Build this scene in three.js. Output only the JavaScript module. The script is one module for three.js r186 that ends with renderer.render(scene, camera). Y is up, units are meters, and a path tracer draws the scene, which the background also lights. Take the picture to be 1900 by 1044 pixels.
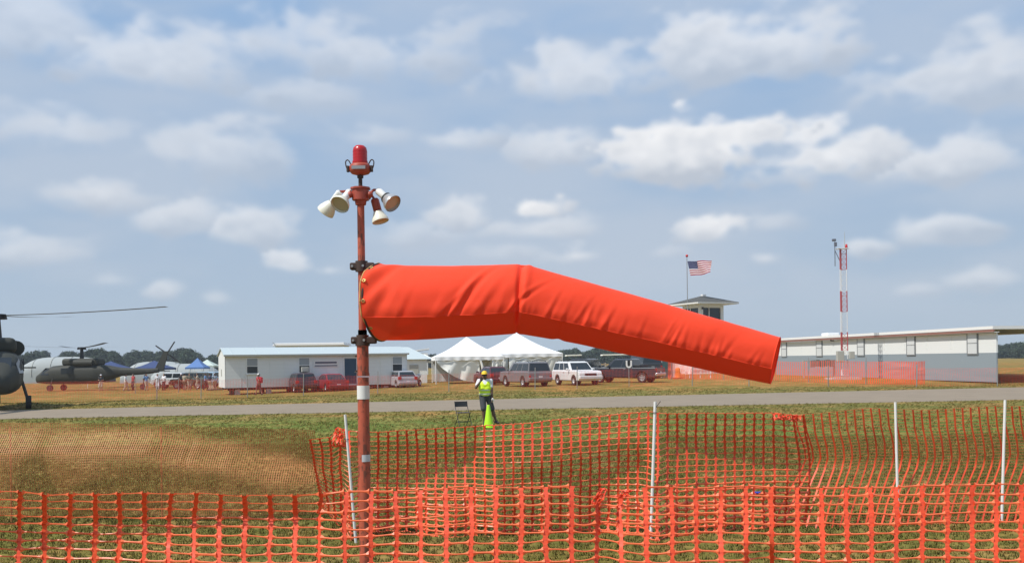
import * as THREE from 'three';
import { mergeGeometries, mergeVertices, toCreasedNormals } from 'three/addons/utils/BufferGeometryUtils.js';
import { ConvexGeometry } from 'three/addons/geometries/ConvexGeometry.js';
import { RoundedBoxGeometry } from 'three/addons/geometries/RoundedBoxGeometry.js';
import { MarchingCubes } from 'three/addons/objects/MarchingCubes.js';

// ---------- camera, sun, exposure ----------
const F = 1700, CX = 950, CY = 668, ROLL = 0.014, EYE = 2.1;
const scene = new THREE.Scene();
const camera = new THREE.PerspectiveCamera(2 * Math.atan(522 / F) * 180 / Math.PI, 1900 / 1044, 0.2, 8000);
camera.position.set(0, EYE, 0);
camera.rotation.z = -ROLL;
camera.setViewOffset(1900, 1044, CX - 950, 522 - CY, 1900, 1044);
const SUN = new THREE.Vector3(-0.52, 0.8, 0.31).normalize();
const sun = new THREE.DirectionalLight(new THREE.Color(1, 0.95, 0.87), 4.4);
sun.position.copy(SUN).multiplyScalar(150).add(new THREE.Vector3(0, 0, -50));
sun.target.position.set(0, 0, -50);
sun.castShadow = true;
sun.shadow.camera.left = -90; sun.shadow.camera.right = 90; sun.shadow.camera.top = 90; sun.shadow.camera.bottom = -90; sun.shadow.camera.far = 500;
sun.shadow.mapSize.set(2048, 2048);
scene.add(sun, sun.target);
const renderer = new THREE.WebGLRenderer({ antialias: true });
renderer.toneMapping = THREE.LinearToneMapping;
renderer.toneMappingExposure = 1;
renderer.shadowMap.enabled = true;

// ---------- small maths ----------
const V = (x, y, z) => new THREE.Vector3(x, y, z);
let seed = 7;
const rnd = () => { seed = (seed * 1664525 + 1013904223) >>> 0; return seed / 4294967296; };
const rr = (a, b) => a + (b - a) * rnd();
const mix = (a, b, t) => a + (b - a) * t;
const clamp = (x, a, b) => Math.min(b, Math.max(a, x));
const sstep = (a, b, x) => { const t = clamp((x - a) / (b - a), 0, 1); return t * t * (3 - 2 * t); };
const hash3 = (x, y, z) => { let h = Math.imul(x, 374761393) ^ Math.imul(y, 668265263) ^ Math.imul(z, 2147483647 ^ 0x2c1b3c6d); h = Math.imul(h ^ (h >>> 13), 1274126177); h = Math.imul(h ^ (h >>> 15), 0x85ebca6b); return ((h ^ (h >>> 16)) >>> 0) / 4294967296; };
function vnoise(x, y, z = 0, per = 0) {
  const xi = Math.floor(x), yi = Math.floor(y), zi = Math.floor(z), fx = x - xi, fy = y - yi, fz = z - zi;
  const u = fx * fx * (3 - 2 * fx), v = fy * fy * (3 - 2 * fy), w = fz * fz * (3 - 2 * fz);
  const m = (a) => per ? ((a % per) + per) % per : a;
  const h = (i, j, k) => hash3(m(xi + i), m(yi + j), zi + k);
  const a = mix(mix(h(0, 0, 0), h(1, 0, 0), u), mix(h(0, 1, 0), h(1, 1, 0), u), v);
  if (fz === 0) return a;
  return mix(a, mix(mix(h(0, 0, 1), h(1, 0, 1), u), mix(h(0, 1, 1), h(1, 1, 1), u), v), w);
}
function fbm(x, y, z = 0, oct = 4, per = 0) {
  let s = 0, a = 0.5, t = 0, f = 1;
  for (let i = 0; i < oct; i++) { s += a * vnoise(x * f + (per ? 0 : i * 17.3), y * f + (per ? 0 : i * 9.1), z * f, per * f); t += a; a *= 0.5; f *= 2; }
  return s / t;
}
const lerpTable = (tab, x) => { if (x <= tab[0][0]) return tab[0][1]; for (let i = 1; i < tab.length; i++) if (x <= tab[i][0]) return mix(tab[i - 1][1], tab[i][1], (x - tab[i - 1][0]) / (tab[i][0] - tab[i - 1][0])); return tab[tab.length - 1][1]; };

// lie of the land: nearly flat, falling a little to the left beyond the taxiway
function gy(x, d) {
  const q = d - 0.2 * x;
  return 0.022 * clamp(x, -25, 7) * sstep(57, 74, q);
}
const spot = (px, d) => { const x = (px - CX) / F * d; return V(x, gy(x, d), -d); };

// a point of the place seen at a pixel of the photograph at a given distance
const CR = Math.cos(ROLL), SR = Math.sin(ROLL);
function at(px, py, d) {
  const u = px - CX, v = py - CY;
  return V((u * CR - v * SR) / F * d, EYE - (v * CR + u * SR) / F * d, -d);
}
// ---------- sky ----------
{
  const W = 2048, H = 1024, data = new Float32Array(W * H * 4);
  // clouds read off the photograph: centre and half sizes in its pixels, strength; turned into bearings and elevations below
  const cl = [[1310, 284, 190, 56, .95], [1215, 294, 80, 32, .7], [1540, 292, 190, 56, .85], [1760, 300, 140, 45, .7], [1050, 282, 85, 34, .6], [845, 262, 75, 24, .55], [690, 255, 90, 22, .35],
    [985, 392, 74, 27, 1], [1010, 428, 130, 26, .55], [858, 406, 62, 32, .65], [780, 440, 90, 26, .35], [1330, 428, 84, 31, .9], [1430, 415, 45, 20, .4], [1072, 474, 78, 25, .7], [950, 470, 90, 18, .3], [545, 492, 48, 24, .65], [612, 502, 34, 14, .5],
    [330, 412, 70, 32, .55], [470, 432, 78, 32, .6], [420, 285, 130, 52, .5], [330, 285, 90, 40, .45], [1420, 480, 30, 14, .5], [1612, 462, 38, 18, .6], [300, 541, 34, 18, .5], [400, 556, 30, 13, .35], [1240, 470, 40, 12, .25],
    [180, 360, 120, 40, .6], [60, 470, 90, 30, .5], [120, 250, 130, 40, .5], [200, 520, 60, 16, .4], [1750, 430, 80, 26, .6], [1840, 520, 60, 18, .45], [1700, 540, 40, 12, .35],
    [300, 120, 190, 60, .6], [700, 100, 220, 60, .55], [1080, 150, 180, 50, .6], [1420, 90, 220, 70, .7], [1800, 150, 180, 60, .6], [60, 60, 160, 60, .5], [560, 180, 110, 30, .35]];
  const clouds = cl.map(([x, y, w, h, k]) => { const p = at(x, y, 1); return [Math.atan(p.x), Math.atan2(p.y - EYE, Math.hypot(p.x, 1)), w / F, h / F, k]; });
  for (let j = 0; j < H; j++) {
    const el = ((j + 0.5) / H - 0.5) * Math.PI, sy = Math.sin(el), ce = Math.cos(el);
    for (let i = 0; i < W; i++) {
      const az = ((i + 0.5) / W - 0.5) * 2 * Math.PI, o = (j * W + i) * 4;
      const x = Math.cos(az) * ce, z = Math.sin(az) * ce;
      const e = Math.max(sy, 0);
      // clear air: pale and greyish low down, bluer above
      let t = Math.pow(clamp(e / 0.42, 0, 1), 0.9);
      let r = mix(0.465, 0.275, t), g = mix(0.555, 0.445, t), b = mix(0.650, 0.710, t);
      const hz = Math.exp(-e / 0.03); r = mix(r, 0.45, hz * .6); g = mix(g, 0.545, hz * .6); b = mix(b, 0.635, hz * .6);
      if (sy > -0.01) {
        const dx = az + Math.PI / 2;
        const n1 = fbm(x * 5 + 3, sy * 16 + 5, z * 5, 5), n2 = fbm(x * 16 + 9, sy * 34, z * 16, 5), n4 = fbm(x * 52 + 2, sy * 84, z * 52, 3);
        const veil = sstep(0.36, 0.70, n1) * 0.46 * sstep(0.0, 0.1, e);
        const aside = Math.max(sstep(0.6, 0.85, Math.abs(dx)), sstep(0.5, 0.7, el));
        let D = 0, lit = 0.5;
        for (const [ca, ce2, hw, hh, s] of clouds) {
          const ax = (dx - ca) / hw, ay = (el - ce2) / hh * (el < ce2 ? 1.25 : 0.9);
          if (ax * ax + ay * ay > 5) continue;
          const w = mix(.62, .22, s * s), k = s * sstep(.78 + w, .78 - w, Math.hypot(ax, ay) + (n2 - 0.5) * 2.5 + (n4 - .5) * 1.0 + (n1 - .5) * .8);
          if (k > D) { D = k; lit = clamp(0.60 + ay * 0.55 - ax * 0.15 + (n2 - .5) * 1.2 + (n4 - .5) * .9, 0, 1); }
        }
        if (aside > 0) { const n3 = fbm(x * 3.3 + 20, sy * 9, z * 3.3, 5), k = aside * sstep(0.5, 0.68, n3) * 0.8 * sstep(0.02, 0.12, e); if (k > D) { D = k; lit = clamp(0.5 + (n2 - .5) * 1.4, 0, 1); } }
        r = mix(r, 0.58, veil); g = mix(g, 0.63, veil); b = mix(b, 0.71, veil);
        r = mix(r, mix(0.52, 0.95, lit), D); g = mix(g, mix(0.57, 0.95, lit), D); b = mix(b, mix(0.65, 0.96, lit), D);
      } else { r = 0.17; g = 0.19; b = 0.12; }
      data[o] = r; data[o + 1] = g; data[o + 2] = b; data[o + 3] = 1;
    }
  }
  const sky = new THREE.DataTexture(data, W, H, THREE.RGBAFormat, THREE.FloatType);
  sky.mapping = THREE.EquirectangularReflectionMapping; sky.magFilter = THREE.LinearFilter; sky.minFilter = THREE.LinearFilter; sky.needsUpdate = true;
  scene.background = sky; scene.environment = sky;
}
scene.fog = new THREE.FogExp2(new THREE.Color(0.66, 0.74, 0.84), 0.00035);

// ---------- materials ----------
const lin = (r, g, b) => new THREE.Color().setRGB(r, g, b);
const std = (c, rough = 0.7, more = {}) => new THREE.MeshStandardMaterial({ color: lin(...c), roughness: rough, side: THREE.DoubleSide, ...more });
function tex(size, fn, rep = 1, srgb = true) {
  const d = new Uint8Array(size * size * 4), enc = (v) => Math.round(255 * (srgb ? (v <= 0.0031308 ? v * 12.92 : 1.055 * Math.pow(v, 1 / 2.4) - 0.055) : v));
  for (let y = 0; y < size; y++) for (let x = 0; x < size; x++) {
    const c = fn(x / size, y / size), o = (y * size + x) * 4;
    for (let k = 0; k < 3; k++) d[o + k] = clamp(enc(clamp(c[k], 0, 1)), 0, 255);
    d[o + 3] = 255;
  }
  const t = new THREE.DataTexture(d, size, size); t.wrapS = t.wrapT = THREE.RepeatWrapping; t.magFilter = THREE.LinearFilter; t.minFilter = THREE.LinearMipmapLinearFilter; t.generateMipmaps = true;
  if (srgb) t.colorSpace = THREE.SRGBColorSpace; t.repeat.set(rep, rep); t.needsUpdate = true; return t;
}
const gray = (f) => (x, y) => { const v = f(x, y); return [v, v, v]; };
const T = {};
T.grass = tex(1024, (u, v) => {
  const a = fbm(u * 8, v * 8, 0, 5, 8), b = fbm(u * 64, v * 64, 3, 3, 64), c = vnoise(u * 200, v * 340, 7, 0);
  const dry = clamp(sstep(0.42, 0.66, a) * 0.75 + (b - .5) * .9, 0, 1), k = 0.62 + 0.8 * b * (0.6 + .8 * c);
  return [mix(0.136, 0.262, dry) * k, mix(0.140, 0.182, dry) * k, mix(0.034, 0.060, dry) * k];
});
T.road = tex(512, (u, v) => { const a = fbm(u * 6, v * 6, 0, 5, 6), b = hash3(Math.floor(u * 512), Math.floor(v * 512), 3); const k = 0.86 + 0.2 * a + 0.14 * (b - .5); return [0.258 * k, 0.204 * k, 0.143 * k]; });
T.pole = tex(512, (u, v) => { const a = fbm(u * 6, v * 24, 0, 5, 6), b = sstep(0.55, 0.70, fbm(u * 12, v * 40, 9, 4, 12)); const k = 0.8 + 0.4 * a; return [mix(0.43 * k, 0.17, b), mix(0.090 * k, 0.055, b), mix(0.048 * k, 0.034, b)]; });
T.cloth = tex(512, gray((u, v) => 0.5 + 0.22 * Math.sin(u * 512 * Math.PI / 2) * Math.sin(v * 512 * Math.PI / 2) + 0.25 * (fbm(u * 30, v * 30, 0, 3, 30) - .5)), 1, false);
T.siding = tex(512, (u, v) => { const k = 0.93 + 0.1 * fbm(u * 5, v * 40, 0, 4, 5); return [0.74 * k, 0.76 * k, 0.75 * k]; });
T.net = tex(256, (u, v) => { const a = fbm(u * 10, v * 10, 0, 4, 10), k = 0.76 + 0.48 * a; return [0.90 * k, 0.098 * k * (0.8 + .4 * a), 0.030 * k]; });
T.shingle = tex(256, (u, v) => { const k = 0.7 + 0.6 * hash3(Math.floor(u * 40), Math.floor(v * 60), 2); return [0.085 * k, 0.085 * k, 0.08 * k]; });
const M = {
  thread: new THREE.MeshPhysicalMaterial({ color: lin(0.95, 0.20, 0.075), roughness: 0.42, transmission: 0.2, thickness: 0, side: THREE.DoubleSide }),
  net: new THREE.MeshPhysicalMaterial({ roughness: 0.5, map: T.net, transmission: 0.22, thickness: 0, side: THREE.DoubleSide }),
  netFine: std([0.62, 0.24, 0.09], 0.55),
  netFar: std([0.88, 0.096, 0.029], 0.5),
  pole: std([1, 1, 1], 0.55, { map: T.pole }),
  redbox: std([0.36, 0.062, 0.036], 0.5),
  rust: std([0.055, 0.032, 0.026], 0.75),
  steel: std([0.42, 0.41, 0.40], 0.35, { metalness: 0.7 }),
  white: std([0.78, 0.78, 0.76], 0.5), whiteMatt: std([0.74, 0.74, 0.72], 0.8),
  siding: std([1, 1, 1], 0.6, { map: T.siding }),
  roofpale: std([0.46, 0.53, 0.55], 0.6), trim: std([0.40, 0.40, 0.36], 0.7),
  cream: std([0.78, 0.76, 0.65], 0.35), creamDark: std([0.30, 0.24, 0.17], 0.6),
  black: std([0.02, 0.02, 0.022], 0.5), rubber: std([0.022, 0.022, 0.022], 0.85),
  glass: std([0.022, 0.028, 0.034], 0.12), glassPale: std([0.62, 0.64, 0.64], 0.25), screen: std([0.28, 0.31, 0.33], 0.5),
  chrome: std([0.62, 0.62, 0.62], 0.22, { metalness: 0.9 }), rim: std([0.55, 0.55, 0.55], 0.3, { metalness: 0.6 }),
  tail: std([0.50, 0.02, 0.02], 0.25), lampGlass: std([0.72, 0.72, 0.70], 0.15),
  sock: new THREE.MeshPhysicalMaterial({ color: lin(0.99, 0.078, 0.028), roughness: 0.72, specularIntensity: 0.4, transmission: 0.2, thickness: 0, side: THREE.DoubleSide, bumpMap: T.cloth, bumpScale: 0.0004 }),
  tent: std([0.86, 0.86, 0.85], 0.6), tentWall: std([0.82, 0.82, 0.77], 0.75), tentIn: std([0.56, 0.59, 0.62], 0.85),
  navy: std([0.020, 0.055, 0.10], 0.5), blueCanopy: std([0.035, 0.06, 0.16], 0.8), skyBlue: std([0.10, 0.20, 0.44], 0.8),
  olive: std([0.032, 0.034, 0.026], 0.7), wood: std([0.30, 0.16, 0.09], 0.85), maroonDeck: std([0.22, 0.05, 0.035], 0.8),
  skin: std([0.33, 0.17, 0.11], 0.6), skinDark: std([0.13, 0.068, 0.045], 0.55), hair: std([0.03, 0.022, 0.018], 0.7),
  hiviz: std([0.74, 0.95, 0.02], 0.6), reflective: std([0.62, 0.66, 0.50], 0.35), tshirt: std([0.72, 0.72, 0.74], 0.8),
  charcoal: std([0.045, 0.048, 0.055], 0.85), yellowCap: std([0.86, 0.56, 0.03], 0.65), shoe: std([0.03, 0.03, 0.032], 0.7),
  cone: std([0.46, 0.84, 0.015], 0.5),
};
const paint = (r, g, b) => new THREE.MeshPhysicalMaterial({ color: lin(r, g, b), roughness: 0.38, clearcoat: 0.8, clearcoatRoughness: 0.08, side: THREE.DoubleSide });

// ---------- object helpers ----------
const used = new Map();
function numbered(n) { const k = used.get(n) ?? 0; used.set(n, k + 1); return k ? `${n}_${String(k).padStart(3, '0')}` : n; }
function tag(o, label, category, group, kind) { o.userData = { label, category }; if (group) o.userData.group = group; if (kind) o.userData.kind = kind; return o; }
function thing(name, label, category, pos = [0, 0, 0], turn = 0, group) {
  const o = new THREE.Group(); o.name = numbered(name); if (pos.isVector3) o.position.copy(pos); else o.position.set(...pos); o.rotation.y = turn; scene.add(o); return tag(o, label, category, group);
}
function flat(g) {
  g = g.index ? g.toNonIndexed() : g; const o = new THREE.BufferGeometry(), n = g.attributes.position.count;
  o.setAttribute('position', g.attributes.position);
  if (!g.attributes.normal) g.computeVertexNormals();
  o.setAttribute('normal', g.attributes.normal);
  o.setAttribute('uv', g.attributes.uv ?? new THREE.BufferAttribute(new Float32Array(n * 2), 2));
  return o;
}
const merge = (list) => list.length === 1 ? list[0] : mergeGeometries(list.map(flat));
function part(name, geo, mat, parent, label) {
  const m = new THREE.Mesh(Array.isArray(geo) ? merge(geo) : geo, mat); m.name = parent === scene ? numbered(name) : name; m.castShadow = m.receiveShadow = true; parent.add(m); if (label) m.userData.label = label; return m;
}
const structure = (name, geo, mat) => { const m = part(name, geo, mat, scene); m.userData.kind = 'structure'; return m; };
const boxg = (w, h, d, x = 0, y = 0, z = 0, r = 0) => (r ? new RoundedBoxGeometry(w, h, d, 2, r) : new THREE.BoxGeometry(w, h, d)).translate(x, y, z);
function rod(a, b, r0, r1 = r0, seg = 8) {
  const d = b.clone().sub(a), l = d.length(), g = new THREE.CylinderGeometry(r1, r0, l, seg);
  g.applyQuaternion(new THREE.Quaternion().setFromUnitVectors(V(0, 1, 0), d.normalize()));
  return g.translate((a.x + b.x) / 2, (a.y + b.y) / 2, (a.z + b.z) / 2);
}
const tube = (pts, r, seg = 24, rad = 6, closed = false) => new THREE.TubeGeometry(new THREE.CatmullRomCurve3(pts, closed), seg, r, rad, closed);
const lathe = (pts, seg = 24) => new THREE.LatheGeometry(pts.map(([x, y]) => new THREE.Vector2(x, y)), seg);
const aim = (g, dir, pos) => g.applyQuaternion(new THREE.Quaternion().setFromUnitVectors(V(0, 1, 0), dir.clone().normalize())).translate(pos.x, pos.y, pos.z);
function gridGeo(nu, nv, f, uvf) {          // (nu+1) x (nv+1) sheet from a function of u, v
  const p = [], uv = [], ix = [];
  for (let j = 0; j <= nv; j++) for (let i = 0; i <= nu; i++) { const q = f(i / nu, j / nv); p.push(q.x, q.y, q.z); const t = uvf ? uvf(i / nu, j / nv, q) : [i / nu, j / nv]; uv.push(t[0], t[1]); }
  for (let j = 0; j < nv; j++) for (let i = 0; i < nu; i++) { const a = j * (nu + 1) + i, b = a + 1, c = a + nu + 1, d = c + 1; ix.push(a, b, d, a, d, c); }
  const g = new THREE.BufferGeometry(); g.setAttribute('position', new THREE.Float32BufferAttribute(p, 3)); g.setAttribute('uv', new THREE.Float32BufferAttribute(uv, 2)); g.setIndex(ix); g.computeVertexNormals(); return g;
}
const hull = (pts) => new ConvexGeometry(pts.map((p) => p.isVector3 ? p : V(...p)));
function prism(poly, depth, bevel = 0) {    // outline in x,y extruded along z, centred
  const s = poly instanceof THREE.Shape ? poly : new THREE.Shape(poly.map(([x, y]) => new THREE.Vector2(x, y)));
  const g = new THREE.ExtrudeGeometry(s, { depth: depth - 2 * bevel, bevelEnabled: bevel > 0, bevelSize: bevel, bevelThickness: bevel, bevelSegments: 2, curveSegments: 8, bevelOffset: -bevel });
  return g.translate(0, 0, -(depth - 2 * bevel) / 2);
}

// ---------- ground, taxiway ----------
const roadNear = (x) => 39.05 + 0.091 * x, roadFar = (x) => Math.max(49.7 + 0.204 * x, roadNear(x) + 5);
{
  const ds = [-30, -10, 0, 2, 4], xs = [];
  for (let d = 5; d < 60; d += 1.5) ds.push(d);
  for (let d = 60; d < 130; d += 3) ds.push(d);
  for (let d = 130; d < 5200; d *= 1.25) ds.push(d);
  for (let x = 0; x < 60; x += 2) xs.push(x);
  for (let x = 60; x < 5000; x *= 1.35) xs.push(x);
  const X = [...xs.slice(1).reverse().map((x) => -x), ...xs];
  const g = gridGeo(X.length - 1, ds.length - 1, (u, v) => { const x = X[Math.round(u * (X.length - 1))], d = ds[Math.round(v * (ds.length - 1))]; return V(x, gy(x, d), -d); }, (u, v, q) => [q.x / 7, q.z / 7]);
  // patches of lusher and drier turf
  const col = [], p = g.attributes.position;
  for (let i = 0; i < p.count; i++) {
    const x = p.getX(i), d = -p.getZ(i), n = fbm(x * 0.11 + 40, d * 0.16 + 40, 0, 4);
    const lush = sstep(19, 24, d) * sstep(37, 31, d), dry = sstep(52, 62, d - .2 * x);
    const bare = sstep(.55, .72, fbm(x * .35 + 9, d * .5, 4, 4)) * (1 - lush);
    let c = [mix(0.92, 1.14, n) * mix(1, 1.30, bare), mix(1, .98, bare), mix(1, 1.15, bare)];
    c = [c[0] * mix(1, 0.80, lush) * mix(1, 1.16, dry), mix(1, 1.06, lush) * mix(1, 1.0, dry), mix(1, 0.85, lush) * mix(1, .95, dry)];
    const k = mix(0.85, 1.2, n); col.push(c[0] * k, c[1] * k, c[2] * k);
  }
  g.setAttribute('color', new THREE.Float32BufferAttribute(col, 3));
  structure('ground', g, new THREE.MeshPhysicalMaterial({ roughness: 1, specularIntensity: .15, map: T.grass, vertexColors: true, side: THREE.DoubleSide }));
  const N = 240;
  structure('taxiway', gridGeo(N, 6, (u, v) => {
    const x = mix(-240, 240, u), jag = (s) => 0.35 * (fbm(x * 0.9 + s, s, 0, 3) - 0.5);
    const d = mix(roadNear(x) + jag(3), roadFar(x) + jag(30), v); return V(x, gy(x, d) + 0.006, -d);
  }, (u, v, q) => [q.x / 5, q.z / 5]), std([1, 1, 1], 0.9, { map: T.road }));
}
{ // short turf between the fences and along the taxiway
  const pts = []; for (let k = 0; k < 7; k++) {
    const a = rnd() * 6.28, r = rr(0, 0.035), h = rr(0.025, 0.055), w = 0.0045, lx = rr(-.03, .03), lz = rr(-.03, .03), bx = Math.cos(a) * r, bz = Math.sin(a) * r, c = Math.cos(a * 3) * w, s = Math.sin(a * 3) * w;
    pts.push(bx - c, 0, bz - s, bx + c, 0, bz + s, bx + lx, h, bz + lz);
  }
  const g = new THREE.BufferGeometry(); g.setAttribute('position', new THREE.Float32BufferAttribute(pts, 3));
  g.setAttribute('normal', new THREE.Float32BufferAttribute(pts.map((_, i) => i % 3 === 1 ? 1 : 0.25 * Math.sin(i * 7)), 3));
  const N = 110000, im = new THREE.InstancedMesh(g, new THREE.MeshPhysicalMaterial({ roughness: 1, specularIntensity: .1, side: THREE.DoubleSide }), N), m = new THREE.Matrix4(), q = new THREE.Quaternion(), c = new THREE.Color();
  let n = 0;
  while (n < N) {
    const far = n > N * 0.8, d = far ? rr(24, 62) : Math.sqrt(rr(30, 24 * 24)), x = rr(-0.6, 0.6) * d;
    if (d > roadNear(x) - 0.05 && d < roadFar(x) + 0.05) continue;
    const t = fbm(x * 0.5, d * 0.5, 2, 3); if (rnd() > 0.35 + t) continue;
    q.setFromAxisAngle(V(0, 1, 0), rnd() * 6.28); const s = (far ? 1.6 : 1) * rr(0.7, 1.25);
    m.compose(V(x, gy(x, d), -d), q, V(s, s * mix(.6, 1.2, t), s)); im.setMatrixAt(n, m);
    const dry = rnd() < 0.3 + 0.25 * (t < .5) ? rr(.5, 1) : rr(0, .4), k = rr(.7, 1.25); im.setColorAt(n, c.setRGB(mix(0.142, 0.290, dry) * k, mix(0.150, 0.208, dry) * k, mix(0.034, 0.075, dry) * k)); n++;
  }
  im.name = 'turf'; im.receiveShadow = im.castShadow = true; tag(im, 'short mown green and straw coloured grass around the orange fences', 'grass', null, 'stuff'); scene.add(im);
}

// ---------- far wood ----------
{
  const p = []; for (let k = 0; k < 26; k++) {
    const c = V(rr(-1, 1), rr(-1, 1), rr(-1, 1)); if (c.length() > 1) c.normalize();
    const a = V(rr(-1, 1), rr(-1, 1), rr(-1, 1)).normalize().multiplyScalar(.6), b = V(rr(-1, 1), rr(-1, 1), rr(-1, 1)).normalize().multiplyScalar(.6);
    p.push(c.x, c.y, c.z, c.x + a.x, c.y + a.y, c.z + a.z, c.x + b.x, c.y + b.y, c.z + b.z);
  }
  const g = new THREE.BufferGeometry(); g.setAttribute('position', new THREE.Float32BufferAttribute(p, 3)); g.computeVertexNormals();
  const trees = [];
  for (let i = 0; i < 480; i++) {
    const px = rr(-120, 2050), d = rr(330, 470);
    const hpx = lerpTable([[-100, 26], [200, 28], [300, 22], [345, 27], [400, 14], [520, 12], [760, 8], [1050, 14], [1110, 22], [1180, 30], [1300, 24], [1440, 12], [2050, 16]], px);
    const h = EYE + hpx / F * d;
    trees.push([spot(px, d).x, -d, h * rr(0.62, 1.05), rr(2.4, 4.2)]);
  }
  const N = 80000, im = new THREE.InstancedMesh(g, std([1, 1, 1], 0.9), N), m = new THREE.Matrix4(), q = new THREE.Quaternion(), c = new THREE.Color();
  for (let n = 0; n < N; n++) {
    const t = trees[Math.floor(rnd() * trees.length)], a = rnd() * 6.28, v = rnd(), y = t[2] * (0.08 + 0.9 * v), r = t[3] * Math.sqrt(rnd()) * Math.pow(Math.sin(Math.PI * clamp(v * .86 + .1, 0, 1)), .6);
    q.setFromEuler(new THREE.Euler(rnd() * 6, rnd() * 6, rnd() * 6)); const s = rr(0.7, 1.4);
    m.compose(V(t[0] + Math.cos(a) * r, y, t[1] + Math.sin(a) * r), q, V(s, s, s)); im.setMatrixAt(n, m);
    const k = rr(.6, 1.3) * (0.8 + .5 * hash3(Math.floor(t[0] * 3), 5, 1)); im.setColorAt(n, c.setRGB(0.034 * k, 0.055 * k, 0.026 * k));
  }
  im.name = 'far_wood'; im.castShadow = im.receiveShadow = true; tag(im, 'hazy dark green wood along the edge of the airfield', 'trees', null, 'stuff'); scene.add(im);
}

// ---------- long white office trailer ----------
{
  const L = 15.9, W = 4.6, wallH = 2.72, yb = 0.62, d0 = 77;
  const a = at(418, 720, d0), o = thing('office_trailer', 'long white office trailer with pale roof, blue door and three windows', 'trailer', V(a.x, gy(a.x, d0), -d0), 0.42);
  // local: x runs along the front wall from its near end, +z faces the viewer
  const g = (...r) => boxg(...r);
  part('wall', [g(L, wallH, 0.08, L / 2, yb + wallH / 2, -0.04), g(L, wallH, 0.08, L / 2, yb + wallH / 2, -W + .04)], M.siding, o);
  const gable = (x) => prism([[-W / 2, yb], [W / 2, yb], [W / 2, yb + wallH], [0, yb + wallH + .55], [-W / 2, yb + wallH]], 0.08).rotateY(Math.PI / 2).translate(x, 0, -W / 2);
  part('gable_wall', gable(0.0), M.siding, o); part('gable_wall', gable(L), M.siding, o);
  for (let x = 1.22; x < L; x += 1.22) part('siding_batten', g(0.035, wallH - .1, 0.02, x, yb + wallH / 2 - .05, 0.01), M.siding, o);
  const rf = part('roof', [0, 1].map((s) => { const w = Math.hypot(W / 2 + .3, .68); return boxg(L + .3, 0.07, w).rotateX(Math.atan2(.68, W / 2 + .3) * (s ? -1 : 1)).translate(L / 2, yb + wallH + .34, -W / 2 + (s ? -1 : 1) * (W / 4 + .15)); }), M.roofpale, o);
  for (let x = 0.6; x < L; x += 2.0) part('roof_seam', boxg(0.05, 0.03, W / 2 + .3).rotateX(Math.atan2(.68, W / 2 + .3)).translate(x, yb + wallH + .39, -W / 2 + (W / 4 + .15)), M.roofpale, rf);
  part('fascia', [g(L + .3, 0.15, 0.03, L / 2, yb + wallH + .0, 0.32), g(L + .3, .03, .3, L / 2, yb + wallH - .06, .16)], M.trim, o);
  const win = (x, y, ac) => {
    const w = part('window', g(1.0, 1.36, 0.05, x, y, 0.03), M.white, o); part('screen', g(0.86, 0.6, 0.02, x, y + .31, 0.06), M.screen, w); part('pane', g(0.86, 0.56, 0.02, x, y - .33, 0.06), M.glass, w);
    part('sill', g(1.1, .06, .1, x, y - .7, .07), M.white, w);
    if (ac) part('air_conditioner', [g(0.62, 0.42, 0.5, x, y - .38, 0.3, 0.03), g(.4, .28, .03, x, y - .38, .56)], M.trim, o);
  };
  win(2.2, 2.45); win(6.6, 2.45, true); win(15.0, 2.45);
  const dr = part('door', g(1.05, 2.2, 0.06, 10.67, yb + 1.25, 0.035), M.navy, o); part('handle', g(.05, .14, .08, 11.07, yb + 1.15, .1), M.chrome, dr);
  part('door_frame', [g(.08, 2.3, .09, 10.09, yb + 1.28, .045), g(.08, 2.3, .09, 11.25, yb + 1.28, .045), g(1.24, .08, .09, 10.67, yb + 2.47, .045)], M.white, o);
  const sg = part('name_board', g(2.2, 0.62, 0.03, 8.5, yb + 1.95, 0.03), M.whiteMatt, o);
  part('print_band', [g(1.9, .16, .006, 8.5, yb + 2.03, .05), g(2.0, .10, .006, 8.5, yb + 1.76, .05)], std([.10, .10, .14], .6), sg);
  part('porch_deck', [g(2.6, .12, 1.5, 10.67, yb - .06, .82), g(.1, .62, .1, 9.47, .25, 1.5), g(.1, .62, .1, 11.87, .25, 1.5)], M.maroonDeck, o);
  for (let k = 0; k < 3; k++) part('step', g(1.2, .05, .28, 10.67, yb - .2 - k * .19, 1.75 + k * .26), M.wood, o);
  part('underframe', [g(L - .4, .22, .14, L / 2, yb - .12, -.4), g(L - .4, .22, .14, L / 2, yb - .12, -W + .4)], M.rust, o);
  for (let x = 1; x < L; x += 2.6) for (const z of [-.45, -W + .5]) part('pier', g(.42, .56, .42, x, .2, z), M.trim, o);
  part('vent_pipe', [rod(V(4.6, yb + wallH + .5, -W / 2), V(4.5, yb + wallH + 1.0, -W / 2), .04), rod(V(4.5, yb + wallH + 1, -W / 2), V(4.3, yb + wallH + 1.15, -W / 2), .03)], M.trim, o);
  part('meter_box', g(.03, .6, .3, -.06, 1.9, -2.4), M.trim, o);
  part('tow_hitch', [rod(V(0, .5, -W / 2 + .8), V(-1.3, .45, -W / 2), .05), rod(V(0, .5, -W / 2 - .8), V(-1.3, .45, -W / 2), .05)], M.rust, o);
}
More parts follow.
